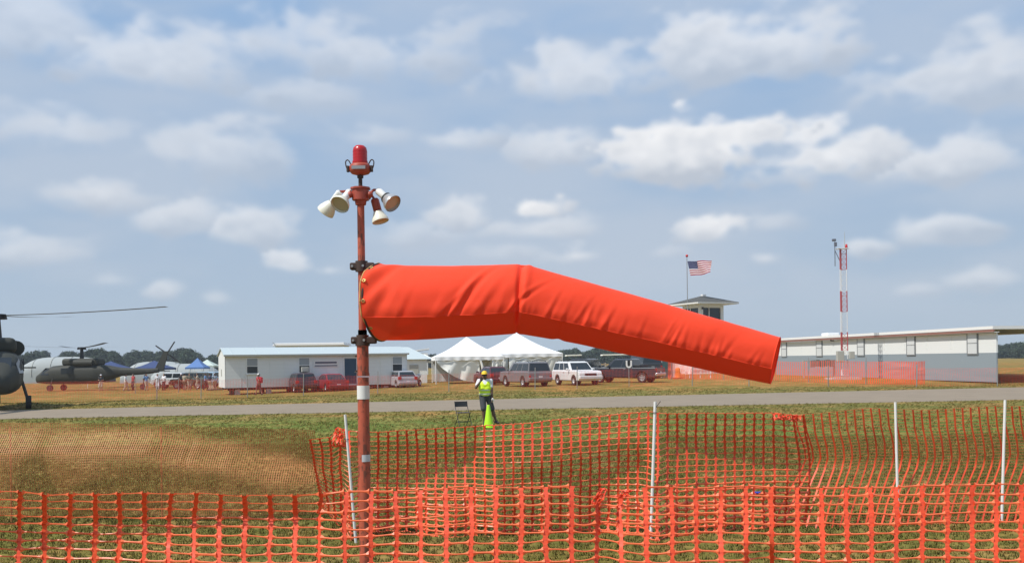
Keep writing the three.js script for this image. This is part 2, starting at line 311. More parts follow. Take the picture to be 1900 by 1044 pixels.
{ // bright roofs behind the trailer
  const o = thing('white_building', 'white building whose bright flat roof shows above the office trailer', 'building', spot(573, 118), 0.06), H = 5.2;
  part('wall', boxg(8.6, H - .3, 7, 0, (H - .3) / 2, -3.5), M.siding, o); part('roof', prism([[-4.6, 0], [4.6, 0], [4.5, .34], [-4.3, .34]], 7.6, .05).translate(0, H - .3, -3.5), M.tent, o);
  const o2 = thing('storage_hut', 'white hut with pale hipped roof behind the end of the office trailer', 'building', spot(752, 98), 0.1);
  part('wall', boxg(4.6, 2.6, 4, 0, 1.3, -2), M.siding, o2); part('roof', hull([[-2.9, 2.6, .4], [2.9, 2.6, .4], [2.9, 2.6, -4.4], [-2.9, 2.6, -4.4], [-1.7, 3.95, -2], [.3, 3.95, -2]]), M.roofpale, o2);
  part('door', boxg(.95, 2.0, .06, .9, 1.0, .035), M.trim, o2);
}

// ---------- tents ----------
function tent(name, label, pxc, d, half, eave, peak, turn, opt) {
  const o = thing(name, label, 'tent', spot(pxc, d), turn), n = 16;
  // local: four hipped panels with a slight sag between eave and peak
  const sag = (t) => t - 0.10 * Math.sin(Math.PI * t);
  const corners = [V(-half, 0, half), V(half, 0, half), V(half, 0, -half), V(-half, 0, -half)];
  for (let k = 0; k < 4; k++) {
    const A = corners[k], B = corners[(k + 1) % 4];
    part('roof_panel', gridGeo(12, n, (u, v) => { const e = A.clone().lerp(B, u).multiplyScalar(1 - v * .995); e.y = eave + (peak - eave) * sag(v) - 0.07 * Math.sin(Math.PI * u) * Math.sin(Math.PI * v); return e; }), M.tent, o);
    part('valance', gridGeo(40, 3, (u, v) => { const e = A.clone().lerp(B, u), s = 0.40 - 0.06 * Math.abs(Math.sin(u * Math.PI * 9)); e.y = eave - v * s; const out = A.clone().add(B).normalize(); return e.addScaledVector(out, 0.02 + 0.05 * v * Math.sin(u * 43)); }), M.tent, o);
    part('pole', rod(A.clone().multiplyScalar(.985), A.clone().multiplyScalar(.985).setY(eave), .05), M.white, o);
  }
  part('finial', rod(V(0, peak - .06, 0), V(0, peak + .08, 0), .09, .03), M.white, o);
  return o;
}
{
  const d = 92, e = 2.62;
  const a = tent('peak_tent', 'white peaked tent with a wind-blown swagged side wall, the nearer to the silver hatchback', 866, d, 3.35, e, 4.6, 0.14);
  const drape = (o, x0, x1, z, bottom, ripple) => part('side_wall', gridGeo(46, 18, (u, v) => { const x = mix(x0, x1, u); return V(x, mix(2.45, bottom(u), v), z + 0.10 * Math.sin(u * ripple + v * 3) * (0.3 + v) + 0.22 * v * Math.sin(u * 5 + 1)); }), M.tentWall, o);
  drape(a, -3.2, 0.95, 3.2, (u) => 0.10 + 1.9 * Math.pow(1 - u, 2.2), 17);
  drape(a, 2.15, 3.3, 3.2, (u) => 0.15 + .25 * u, 14);
  part('rolled_wall', tube([V(.95, 2.4, 3.25), V(1.2, 1.7, 3.3), V(1.25, 1.2, 3.28)], .12, 12, 8), M.tentWall, a);
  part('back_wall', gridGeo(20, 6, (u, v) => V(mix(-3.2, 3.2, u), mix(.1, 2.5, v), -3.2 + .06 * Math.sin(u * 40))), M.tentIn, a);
  const b = tent('peak_tent', 'larger white peaked tent rising behind the silver suburban', 958, d + 7, 4.35, e + .12, 5.05, 0.12);
  drape(b, -4.2, -1.4, 4.2, (u) => 0.2 + .5 * Math.sin(u * 3), 22); drape(b, -1.3, 4.2, 4.2, (u) => 0.5 + .15 * Math.sin(u * 6), 24);
  part('side_wall', gridGeo(30, 12, (u, v) => V(4.2 + .12 * Math.sin(u * 18) * v, mix(2.5, .6, v), mix(4.2, -4.2, u))), M.tentWall, b);
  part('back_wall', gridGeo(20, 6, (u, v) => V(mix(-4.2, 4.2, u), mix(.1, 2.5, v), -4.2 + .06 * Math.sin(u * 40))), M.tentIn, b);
  const c = thing('box_trailer', 'white box trailer standing between the office trailer and the tents', 'trailer', spot(776, 108), .1);
  part('body', boxg(2.3, 2.6, 5, 0, 2.05, -2.5, .06), M.siding, c); part('roof', prism([[-1.3, 0], [1.3, .35], [1.3, .5], [-1.3, .16]], 5.2).translate(0, 3.4, -2.5), M.white, c); part('door', boxg(.9, 1.9, .04, .4, 1.75, .03), M.screen, c);
  for (const x of [-.8, .8]) part('wheel', new THREE.CylinderGeometry(.36, .36, .22, 16).rotateZ(Math.PI / 2).translate(x, .36, -1.6), M.rubber, c);
}

// ---------- control tower, flag ----------
{
  const d = 112, b = thing('control_tower', 'control tower with dark hipped roof rising behind the windsock', 'tower', spot(1306, d), 0.45);
  const S = 3.5, y0 = 4.6, y1 = 8.35;
  part('base_wall', [boxg(S + 2.2, 3.6, S + 1.4, -.4, 1.8, -.4), boxg(S - .3, y0 - 3.4, S - .3, 0, 3.5 + (y0 - 3.4) / 2 - .1, 0)], M.siding, b);
  const cab = part('cab_wall', [boxg(S, 1.25, S, 0, y0 + .62, 0), boxg(S, .42, S, 0, y1 - .21, 0), ...[[-1, -1], [-1, 1], [1, -1], [1, 1]].map(([x, z]) => boxg(.42, y1 - y0 - 1.66, .42, x * (S / 2 - .212), y0 + 1.25 + (y1 - y0 - 1.66) / 2, z * (S / 2 - .212)))], M.siding, b);
  for (let k = 0; k < 4; k++) { const r = (g) => g.rotateY(k * Math.PI / 2); const w = part('window', [r(boxg(S - .8, .09, .12, 0, y0 + 1.29, S / 2 - .1)), r(boxg(.08, 2.1, .08, -.35, y0 + 2.3, S / 2 - .14))], M.white, b); part('pane', r(boxg(S - .8, 2.1, .02, 0, y0 + 2.3, S / 2 - .2)), M.glass, w); }
  part('catwalk', boxg(S + 1.5, .12, S + 1.5, 0, y0 + .1, 0), M.trim, b);
  part('railing', [0, 1, 2, 3].flatMap((k) => [boxg(S + 1.5, .05, .05, 0, y0 + 1.1, S / 2 + .72).rotateY(k * Math.PI / 2), boxg(S + 1.5, .04, .04, 0, y0 + .65, S / 2 + .72).rotateY(k * Math.PI / 2)]), M.trim, b);
  part('eave', boxg(S + 2.6, .2, S + 2.6, 0, y1 + .1, 0), M.white, b);
  const e = (S + 2.7) / 2; part('roof', hull([[-e, y1 + .2, -e], [e, y1 + .2, -e], [e, y1 + .2, e], [-e, y1 + .2, e], [-.2, y1 + 1.12, 0], [.2, y1 + 1.12, 0]]), std([1, 1, 1], .9, { map: T.shingle }), b);
  part('vent', boxg(.5, .22, .4, .1, y1 + 1.2, 0), M.white, b); part('lamp', boxg(.18, .25, .2, -S / 2 + .3, y1 - .5, S / 2 + .1), M.black, b);
  const fp = thing('flagpole', 'thin flagpole above the control tower roof', 'flagpole', spot(1277.5, d - 2));
  const top = at(1276, 476, d - 2).y - fp.position.y;
  part('shaft', rod(V(0, 0, 0), V(0, top, 0), .07, .045, 8), M.steel, fp); part('truck_ball', new THREE.SphereGeometry(.17, 12, 8).translate(0, top + .1, 0), M.tail, fp);
  const cv = document.createElement('canvas'); cv.width = 380; cv.height = 200; const c = cv.getContext('2d');
  for (let i = 0; i < 13; i++) { c.fillStyle = i % 2 ? '#ece6e6' : '#a8283c'; c.fillRect(0, i * 200 / 13, 380, 200 / 13 + 1); }
  c.fillStyle = '#27305f'; c.fillRect(0, 0, 152, 108); c.fillStyle = '#e8e8ee';
  for (let r = 0; r < 9; r++) for (let k = 0; k < (r % 2 ? 5 : 6); k++) { const X = 12.6 + k * 25.3 + (r % 2 ? 12.6 : 0), Y = 11 + r * 10.8; c.beginPath(); for (let q = 0; q < 10; q++) { const R = q % 2 ? 2 : 4.8, A = q * Math.PI / 5 - Math.PI / 2; c.lineTo(X + R * Math.cos(A), Y + R * Math.sin(A)); } c.fill(); }
  const ft = new THREE.CanvasTexture(cv); ft.colorSpace = THREE.SRGBColorSpace;
  const flag = thing('national_flag', 'striped flag with a blue starred corner flying from the tower flagpole', 'flag', V(fp.position.x + .06, fp.position.y + top, fp.position.z));
  part('cloth', gridGeo(40, 20, (u, v) => { const x = 2.85 * u, dy = -1.72 * (1 - v), w = u * (1 - .1 * u); return V(x * .97 + .16 * Math.sin(u * 3) * (1 - v) - .25 * (1 - v) * u * (v < .5 ? .6 : .3) + .34 * (1 - v) * (1 - u), dy - .55 + .30 * u * u * (1 - v) + .07 * Math.sin(u * 9 + v * 2) * w, .24 * Math.sin(u * 10 + v * 3.2) * w + .6 * u * u); }), std([1, 1, 1], .8, { map: ft }), flag);
}

// ---------- long building at right, lattice mast ----------
{
  const dA = 98, dB = 50, A = spot(1440, dA), B = at(1645, 668, 77); B.y = 0; A.y = 0;
  const dir = B.clone().sub(A).normalize(), turn = Math.atan2(-dir.z, dir.x), L = 35, H = 3.42;
  const o = thing('long_building', 'long pale building with grey-blue lower wall and red-brown roof edge', 'building', V(A.x, gy(A.x, dA) - .05, A.z), turn);
  // local x runs towards the viewer, +z is the far side, -z ... the wall seen lies on the +z side after the turn
  const s = 1, W = 14, gb = (...r) => boxg(...r);
  part('wall', [gb(L, H - 2.05, .12, L / 2, 2.05 + (H - 2.05) / 2, -.06), gb(.12, H, W, .06, H / 2, -W / 2 - .125)], M.siding, o);
  part('lower_wall', gb(L, 2.05, .1, L / 2, 1.025, -.05), std([.25, .295, .33], .7), o);
  part('roof', [gb(L + .4, .22, W + .6, L / 2, H + .36, -W / 2 + .1)], M.white, o); part('roof_edge', gb(L + .42, .16, .1, L / 2, H + .16, .32), std([.30, .14, .11], .7), o); part('soffit', gb(L + .4, .05, .4, L / 2, H + .05, .1), M.white, o);
  for (let x = 1.1; x < L; x += 7.6) { const w = part('window', gb(1.25, 1.7, .04, x + 1, 2.75, .03), std([.16, .17, .18], .6), o); part('pane', gb(1.0, .72, .02, x + 1, 3.13, .055), M.glassPale, w); part('pane', gb(1.0, .72, .02, x + 1, 2.36, .055), M.glassPale, w); }
  for (let x = 3; x < L; x += 3) part('wall_seam', gb(.05, H - 2.1, .03, x, 3.05, .01), M.siding, o);
  part('wall_lamp', gb(.25, .3, .3, 12.5, 3.5, .18, .04), M.black, o);
  part('roof_unit', gb(1.3, .35, 1.2, 9, H + .62, -1.5, .06), M.white, o);
}
{
  const d = 75.5, o = thing('lattice_mast', 'tall red and white banded lattice mast with instruments on top', 'mast', spot(1566.5, d)), w = 0.31, b0 = o.position.y;
  const yAt = (py) => at(1564, py, d).y - b0, R = std([.42, .06, .06], .6), Wt = std([.66, .68, .70], .6);
  const bands = [[696, 650, 0], [650, 616, 1], [616, 578, 0], [578, 540, 1], [540, 500, 0], [500, 462, 1]];
  const leg = (k, y) => V(Math.cos(k * 2.094 + .5) * w, y, Math.sin(k * 2.094 + .5) * w);
  for (const [p0, p1, red] of bands) {
    const y0 = Math.max(0, yAt(p0)), y1 = yAt(p1), g = [], n = Math.max(2, Math.round((y1 - y0) / .45));
    for (let k = 0; k < 3; k++) {
      g.push(rod(leg(k, y0), leg(k, y1), .040, .040, 6));
      for (let i = 0; i < n; i++) { const a = mix(y0, y1, i / n), b = mix(y0, y1, (i + 1) / n); g.push(rod(leg(k, a), leg((k + 1) % 3, b), .015, .015, 5), rod(leg((k + 1) % 3, a), leg(k, a), .014, .014, 5)); }
    }
    part('mast_section', g, red ? R : Wt, o, red ? 'red painted band of the mast' : 'white painted band of the mast');
  }
  const yt = yAt(462);
  part('top_plate', boxg(.95, .06, .7, 0, yt + .03, 0), Wt, o); part('rod_antenna', rod(V(.2, yt, 0), V(.2, yAt(430), 0), .03, .012, 6), M.trim, o);
  part('instrument_arm', [rod(V(-.2, yt - 1, 0), V(-.62, yt - .1, 0), .03), rod(V(-.62, yt - 1.4, 0), V(-.62, yt + .6, 0), .035), boxg(.3, .2, .2, -.68, yt + .75, 0, .03), boxg(.2, .34, .18, -.56, yt + .4, 0, .03)], std([.12, .13, .16], .6), o);
  part('beacon_lamp', lathe([[0, .34], [.08, .32], [.1, .1], [.12, 0], [0, 0]], 12).translate(.3, yt + .06, .1), M.tail, o);
  for (const b of [boxg(.55, .9, .4, -.45, 1.9, .4, .03), boxg(.4, .6, .3, .5, 2.0, .42, .03)]) part('equipment_box', b, M.trim, o);
  part('footing', boxg(2.4, .22, 1.8, -.1, .05, 0), std([.5, .48, .45], .9), o);
}

// ---------- vehicles ----------
function wheel(o, x, z, r, w = .22) {
  const g = new THREE.Group(); g.name = 'wheel'; g.position.set(x, r, z); o.add(g);
  part('tyre', lathe([[r * .62, -w / 2], [r * .93, -w / 2], [r, -w / 2 + .03], [r, w / 2 - .03], [r * .93, w / 2], [r * .62, w / 2], [r * .62, -w / 2]], 28).rotateX(Math.PI / 2), M.rubber, g);
  const sgn = Math.sign(z), rim = [lathe([[r * .63, -.06], [r * .63, w / 2 - .02], [r * .57, w / 2 - .01], [r * .55, .0], [r * .2, -.02], [0, -.02]], 24).rotateX(Math.PI / 2 * sgn)];
  for (let k = 0; k < 5; k++) rim.push(boxg(r * .16, r * .58, .04, 0, r * .3, sgn * (w / 2 - .05)).rotateZ(k * 1.2566));
  rim.push(new THREE.CylinderGeometry(r * .14, r * .14, .06, 10).rotateX(Math.PI / 2).translate(0, 0, sgn * (w / 2 - .04)));
  part('rim', rim, M.rim, g);
}
function vehicle(name, label, cat, px, d, turn, s) {
  const o = thing(name, label, cat, spot(px, d), turn), { L, W, H, belt, wr, ax, gh } = s, hl = L / 2, gc = s.gc ?? .28, hood = s.hood, P = s.paint;
  const sh = new THREE.Shape(); sh.moveTo(-hl + .06, gc + .12); sh.lineTo(-hl, gc + .35); sh.lineTo(-hl + .02, s.deck ?? belt - .12); sh.lineTo(-hl + .1, s.deck ?? belt);
  if (s.deck) { sh.lineTo(gh[0] - .03, s.deck + .02); sh.lineTo(gh[0], belt); }
  sh.lineTo(gh[1], belt); sh.quadraticCurveTo(hl * .75, hood + .06, hl - .16, hood - .02); sh.quadraticCurveTo(hl - .02, hood - .1, hl, hood - .3); sh.lineTo(hl, gc + .2); sh.lineTo(hl - .12, gc);
  const arch = (x) => { sh.lineTo(x + wr * 1.16, gc); sh.absarc(x, wr, wr * 1.16, Math.asin(clamp((gc - wr) / (wr * 1.16), -1, 1)), Math.PI - Math.asin(clamp((gc - wr) / (wr * 1.16), -1, 1)), false); sh.lineTo(x - wr * 1.16, gc); };
  arch(ax[0]); arch(ax[1]); sh.lineTo(-hl + .12, gc); sh.closePath();
  const body = part('body', prism(sh, W, .06), P, o);
  // greenhouse
  const zb = W / 2 - .05, zt = W / 2 - (s.tum ?? .2), [rb, fb, rt, ft] = gh, by = belt - .01, ty = H - .07;
  part('cabin', hull([[rb, by, zb], [fb, by, zb], [rb, by, -zb], [fb, by, -zb], [rt, ty, zt], [ft, ty, zt], [rt, ty, -zt], [ft, ty, -zt], [rt + .12, H, zt - .14], [ft - .2, H, zt - .14], [rt + .12, H, -zt + .14], [ft - .2, H, -zt + .14]]), P, o);
  const sideP = (u, v, z) => V(mix(mix(rb, fb, u), mix(rt, ft, u), v), mix(by, ty, v), z * mix(zb, zt, v));
  const plate = (pts, n) => hull([...pts.map((p) => p.clone().addScaledVector(n, .012)), ...pts.map((p) => p.clone().addScaledVector(n, -.03))]);
  for (const z of [1, -1]) for (const [a, b] of s.win) part('side_window', plate([sideP(a, .1, z), sideP(b, .1, z), sideP(b, .9, z), sideP(a, .9, z)], V(0, .25, z)), M.glass, o);
  const endP = (f, v, z) => { const x0 = f ? fb : rb, x1 = f ? ft : rt; return V(mix(x0, x1, v), mix(by, ty, v), z * mix(zb, zt, v)); };
  for (const f of [1, 0]) { const n = V(ty - by, (f ? 1 : -1) * ((f ? fb : rb) - (f ? ft : rt)), 0).normalize().multiplyScalar(1); if (!f) n.set(-(ty - by), -(rb - rt) * -1, 0).normalize(); part(f ? 'windscreen' : 'rear_window', plate([endP(f, .1, .92), endP(f, .1, -.92), endP(f, .92, -.9), endP(f, .92, .9)], n), M.glass, o); }
  for (const x of ax) for (const z of [1, -1]) wheel(o, x, z * (W / 2 - .13), wr, s.tw);
  const lampY = hood - .28, tl = s.tailY ?? [belt - .42, .3];
  for (const z of [1, -1]) {
    part('headlight', boxg(.14, .17, .38, hl - .06, lampY, z * (W / 2 - .27), .03), M.lampGlass, o);
    part('taillight', boxg(.12, tl[1], s.tailW ?? .18, -hl + .05, tl[0], z * (W / 2 - .13), .03), M.tail, o);
    part('mirror', boxg(.13, .17, .24, gh[1] - .35, belt + .1, z * (W / 2 + .12), .04), s.mirror ?? P, o);
    part('door_handle', boxg(.2, .035, .03, -.25, belt - .14, z * (W / 2 + .005)), M.chrome, body); part('door_handle', boxg(.2, .035, .03, .75, belt - .14, z * (W / 2 + .005)), M.chrome, body);
  }
  part('grille', [boxg(.06, .2, W - 1.02, hl - .01, lampY, 0), boxg(.07, .04, W - 1.0, hl, lampY, 0)], M.black, o);
  part('front_bumper', boxg(.26, .26, W - .02, hl, gc + .24, 0, .06), s.bump ?? P, o); part('rear_bumper', boxg(.24, .26, W - .02, -hl, gc + .24, 0, .06), s.bump ?? P, o);
  part('licence_plate', boxg(.02, .16, .32, -hl - .015 - (s.plateOut ?? .02), s.plateY ?? belt - .42, 0), M.white, o);
  part('underbody', boxg(L - .5, .2, W - .5, 0, gc + .06, 0), M.black, o);
  if (s.rails) for (const z of [1, -1]) part('roof_rail', tube([V(rt + .2, H - .02, z * (zt - .06)), V(rt + .3, H + .06, z * (zt - .06)), V(ft - .4, H + .06, z * (zt - .06)), V(ft - .3, H - .02, z * (zt - .06))], .022, 16, 6), M.black, o);
  return o;
}
const SUV = { L: 5.5, W: 2.02, H: 1.93, belt: 1.18, hood: 1.16, wr: .39, ax: [1.65, -1.6], gh: [-2.62, 1.25, -2.42, .55], win: [[.03, .33], [.36, .60], [.63, .90]], gc: .36, tw: .27 };
const SMALLSUV = { ...SUV, L: 4.85, W: 1.9, H: 1.84, belt: 1.13, hood: 1.1, ax: [1.45, -1.4], gh: [-2.3, 1.05, -2.1, .35], wr: .37 };
const HATCH = { L: 4.2, W: 1.76, H: 1.52, belt: .98, hood: .95, wr: .32, ax: [1.3, -1.25], gh: [-2.02, 1.15, -1.55, .25], win: [[.06, .42], [.46, .88]], gc: .2, tailY: [.86, .28], tailW: .3 };
const SEDAN = { L: 4.6, W: 1.8, H: 1.44, belt: .97, hood: .92, wr: .32, ax: [1.4, -1.32], gh: [-1.75, 1.25, -1.0, .3], win: [[.12, .46], [.49, .86]], gc: .2, deck: .98, tailY: [.78, .2], tailW: .34 };
vehicle('sport_utility', 'dark maroon sport utility parked under the trailer air conditioner, black rear glass', 'car', 557, 79, 2.02, { ...SMALLSUV, L: 4.5, W: 1.8, H: 1.66, belt: 1.02, hood: 1.0, gh: [-2.12, 1.05, -1.85, .35], ax: [1.35, -1.3], wr: .34, paint: paint(.035, .006, .008), tailY: [.92, .26], tailW: .3 });
vehicle('red_sedan', 'bright red sedan parked below the blue trailer door', 'car', 612, 80, 2.08, { ...SEDAN, H: 1.5, paint: paint(.28, .006, .012) });
vehicle('hatchback', 'silver hatchback parked at the far end of the office trailer', 'car', 743, 83, 2.0, { ...HATCH, paint: paint(.36, .36, .385) });
vehicle('sport_utility', 'silver grey suburban with dark tinted windows in front of the peaked tents', 'car', 974, 72.5, 2.0, { ...SUV, paint: paint(.17, .16, .165), rails: true });
vehicle('sport_utility', 'white sport utility seen from the front between the suburban and dark pickup', 'car', 1069, 72, -1.17, { ...SMALLSUV, W: 2.0, paint: paint(.80, .79, .78), rails: true });
vehicle('sport_utility', 'black boxy sport utility showing above the white one', 'car', 1092, 88, 1.1, { ...SUV, H: 2.0, paint: paint(.015, .016, .019), rails: true });
vehicle('estate_car', 'dark red estate car half hidden behind the worker in the bright vest', 'car', 911, 81, 1.95, { ...HATCH, L: 4.5, H: 1.6, belt: 1.02, paint: paint(.09, .008, .011), rails: true });
{ // crew cab pickup
  const t = vehicle('pickup_truck', 'dark crew cab pickup parked behind the letter U sign', 'pickup', 1162, 75, 2.62, { L: 5.9, W: 2.02, H: 1.95, belt: 1.22, hood: 1.2, wr: .41, ax: [1.95, -1.75], gh: [-1.0, 1.45, -.85, .75], win: [[.05, .42], [.46, .9]], gc: .42, paint: paint(.022, .024, .034), deck: 1.2, tw: .28, tailY: [1.0, .36], bump: M.chrome });
  part('bed_liner', boxg(1.75, .03, 1.7, -1.98, 1.235, 0), M.black, t);
  part('tool_box', boxg(.5, .2, 1.8, -1.32, 1.34, 0, .03), M.black, t);
}
vehicle('sport_utility', 'black truck-like vehicle below the middle of the windsock by the white base wall', 'car', 1192, 90, 1.8, { ...SUV, H: 2.5, belt: 1.5, hood: 1.4, paint: paint(.014, .015, .017), win: [[.06, .45], [.5, .9]] });
for (const [px, d, tn, c, lb] of [[316, 104, 0.25, [.50, .54, .56], 'pale grey jeep among the crowd, nearest the blue canopy'], [374, 106, 0.2, [.34, .48, .60], 'pale blue pickup-height jeep beside the trailer end wall'], [352, 101, .1, [.07, .075, .06], 'drab olive jeep behind two people in tan']])
  vehicle('jeep', lb, 'jeep', px, d, Math.PI - tn, { L: 4.0, W: 1.75, H: 1.8, belt: 1.15, hood: 1.1, wr: .4, ax: [1.2, -1.2], gh: [-1.9, .65, -1.85, .35], win: [[.05, .45], [.5, .92]], gc: .42, tum: .1, paint: paint(...c) });
for (const [px, d, c, lb] of [[1140, 112, 0, 'longer golf cart with cream roof, right of the black sport utility'], [1064, 112, 1, 'golf cart with cream roof just right of the larger tent']]) {
  const o = thing('golf_cart', lb, 'golf cart', spot(px, d), .1, undefined), s = c ? .8 : 1.35;
  part('roof', prism([[-1.2 * s, 0], [-1.15 * s, .16], [1.15 * s, .2], [1.2 * s, .04]], 1.3, .03).translate(0, 1.95 + .38, 0), M.cream, o);
  for (const x of [-1, .1, 1]) for (const z of [-.5, .5]) part('roof_post', rod(V(x * s, .6, z), V(x * .95 * s, 2.34, z * .95), .025), M.black, o);
  const sh = [[-1.3 * s, .3], [-1.3 * s, .8], [-.2, .82], [.1, .5], [.6 * s, .5], [.8 * s, .95], [1.2 * s, .8], [1.3 * s, .3]];
  part('body', prism(sh, 1.15, .04), M.white, o); part('seat', [boxg(.6 * s, .14, 1.05, -.5 * s, .9, 0, .04), boxg(.12, .5, 1.05, -.85 * s, 1.2, 0, .04)], M.creamDark, o);
  for (const x of [-.85, .85]) for (const z of [1, -1]) wheel(o, x * s, z * .5, .23, .18);
}
{ const o = thing('motorcycle', 'black and white motorcycle parked beside the silver hatchback', 'motorcycle', spot(771, 85), 1.2);
  wheel(o, .7, .02, .31, .14); wheel(o, -.7, .02, .31, .14);
  part('frame', [rod(V(-.7, .31, 0), V(0, .45, 0), .05), rod(V(0, .45, 0), V(.5, .9, 0), .05), rod(V(.5, 1.0, 0), V(.7, .31, 0), .04), boxg(.45, .35, .3, 0, .48, 0, .06)], M.black, o);
  part('tank', new THREE.SphereGeometry(.22, 14, 10).scale(1.35, .75, .8).translate(.18, .86, 0), M.white, o); part('seat', boxg(.75, .12, .3, -.42, .83, 0, .05), M.black, o);
  part('fairing', new THREE.SphereGeometry(.2, 12, 10).scale(.7, 1.2, 1.1).translate(.62, .95, 0), M.white, o); part('pannier', boxg(.42, .35, .6, -.72, .78, 0, .05), M.black, o); part('handlebar', rod(V(.45, 1.1, -.38), V(.45, 1.1, .38), .018), M.chrome, o);
}

// ---------- helicopters (one parked near the left edge, one beyond the crowd) ----------
function helicopter(label, pos, turn, blades) {
  const o = thing('helicopter', label, 'helicopter', pos, turn), sup = (a, h, w, n = .75) => [Math.sign(Math.cos(a)) * Math.pow(Math.abs(Math.cos(a)), n) * w, Math.sign(Math.sin(a)) * Math.pow(Math.abs(Math.sin(a)), n) * h];
  // x forward: [x, centre height, half height, half width]
  const st = [[5.6, 1.25, .05, .05], [5.3, 1.3, .42, .5], [4.5, 1.5, .72, .9], [3.4, 1.72, 1.0, 1.1], [1.5, 1.8, 1.1, 1.15], [-1.4, 1.8, 1.08, 1.12], [-2.8, 1.9, .8, .8], [-4.2, 1.98, .46, .45], [-7.2, 2.0, .3, .26], [-8.4, 2.1, .24, .18]];
  const row = (u) => { const k = u * (st.length - 1), i = Math.min(Math.floor(k), st.length - 2), t = k - i; return st[i].map((v, q) => mix(v, st[i + 1][q], t)); };
  part('fuselage', gridGeo(54, 28, (u, v) => { const [x, cy, h, w] = row(u), [z, y] = sup(v * 6.2832, h, w); return V(x, cy + y, z); }), M.olive, o);
  part('engine_cowling', [boxg(4.2, .8, 1.7, .1, 3.1, 0, .3), ...[-1, 1].map((z) => new THREE.CylinderGeometry(.34, .38, 2.1, 16).rotateZ(Math.PI / 2).translate(-.4, 3.0, z * .85))], M.olive, o);
  for (const z of [-1, 1]) { part('cockpit_window', hull([[4.5, 1.75, z * .9], [3.5, 1.75, z * 1.12], [3.5, 2.45, z * .9], [4.25, 2.2, z * .78], [4.4, 1.75, z * .8], [3.5, 1.75, z * 1.0]]), M.glass, o); part('door_window', boxg(1.3, .62, .06, 1.4, 2.15, z * 1.13), M.glass, o); }
  part('windscreen', hull([[4.95, 1.78, .55], [4.95, 1.78, -.55], [4.1, 2.5, .6], [4.1, 2.5, -.6], [4.6, 1.75, .5], [4.6, 1.75, -.5]]), M.glass, o);
  part('tail_fin', hull([[-7.8, 1.9, .1], [-8.9, 2.0, .08], [-9.5, 4.15, .05], [-9.0, 4.15, .05], [-7.8, 1.9, -.1], [-8.9, 2.0, -.08], [-9.5, 4.15, -.05], [-9.0, 4.15, -.05]]), M.olive, o);
  part('stabiliser', boxg(.85, .08, 4.0, -8.3, 2.0, 0, .03), M.olive, o);
  for (let k = 0; k < 4; k++) part('tail_rotor_blade', boxg(.14, 1.5, .03, 0, .8, 0).rotateZ(k * Math.PI / 2 + .6).translate(-9.2, 3.9, .3), M.black, o);
  part('mast', new THREE.CylinderGeometry(.16, .24, 1.2, 14).translate(.3, 3.95, 0), M.black, o); part('rotor_hub', new THREE.CylinderGeometry(.42, .48, .26, 16).translate(.3, 4.6, 0), M.black, o);
  for (const a of blades) part('rotor_blade', gridGeo(20, 2, (u, v) => V(.3 + Math.cos(a) * u * 8.5 - Math.sin(a) * (v - .5) * .56, 4.66 + .1 * u + .25 * u * u, -Math.sin(a) * u * 8.5 - Math.cos(a) * (v - .5) * .56)).translate(0, 0, 0), M.black, o);
  for (const [x, z] of [[3.2, 1.3], [3.2, -1.3], [-6.6, 0]]) { part('gear_strut', rod(V(x, .35, z), V(x - .2, 1.6, z * .75), .07), M.olive, o); part('gear_wheel', new THREE.CylinderGeometry(.33, .33, .24, 18).rotateX(Math.PI / 2).translate(x, .33, z), M.rubber, o); }
  return o;
}
{ const p = spot(-6, 48); helicopter('dark helicopter nearest the left edge, one rotor blade reaching over the crowd', p, -1.06, [1.10, 2.67, 4.24, 5.81]).scale.setScalar(1.03);
  const q = spot(156, 100); helicopter('dark helicopter beyond the crowd with its slanted tail fin rising above the blue canopy', q, Math.PI - .08, [.785, 2.356, 3.927, 5.498]); }

// ---------- canopies and stalls behind the crowd ----------
function canopy(label, px, d, hw, hd, eave, peak, mat, turn = 0) {
  const o = thing('canopy', label, 'canopy', spot(px, d), turn);
  part('roof', [0, 1, 2, 3].map((k) => gridGeo(8, 6, (u, v) => { const c = [[-1, 1], [1, 1], [1, -1], [-1, -1]], A = c[k], B = c[(k + 1) % 4]; return V(mix(A[0], B[0], u) * hw * (1 - v * .98), eave + (peak - eave) * (v - .08 * Math.sin(v * 3.14)), mix(A[1], B[1], u) * hd * (1 - v * .98)); })), mat, o);
  part('skirt', [boxg(hw * 2, .22, .02, 0, eave - .1, hd), boxg(hw * 2, .22, .02, 0, eave - .1, -hd), boxg(.02, .22, hd * 2, hw, eave - .1, 0), boxg(.02, .22, hd * 2, -hw, eave - .1, 0)], mat, o);
  for (const x of [-1, 1]) for (const z of [-1, 1]) part('pole', rod(V(x * hw * .97, 0, z * hd * .97), V(x * hw * .97, eave, z * hd * .97), .03), M.white, o);
}
canopy('dark blue pop-up canopy at the left of the crowd', 286, 110, 1.9, 1.9, 2.3, 3.2, M.blueCanopy);
canopy('light blue pop-up canopy behind the people near the trailer end wall', 366, 118, 1.2, 1.2, 2.3, 3.5, M.skyBlue);
canopy('white and pale green canopy at the right of the light blue one', 384, 121, 1.3, 1.3, 2.5, 3.3, std([.5, .58, .52], .7));
canopy('low white canopy between the office trailer and the peaked tents', 787, 101, 1.7, 1.6, 2.35, 3.1, M.tent, .1);
canopy('blue pop-up canopy left of the helicopter tail', 205, 112, 2.2, 1.9, 2.3, 3.2, M.blueCanopy, .1);
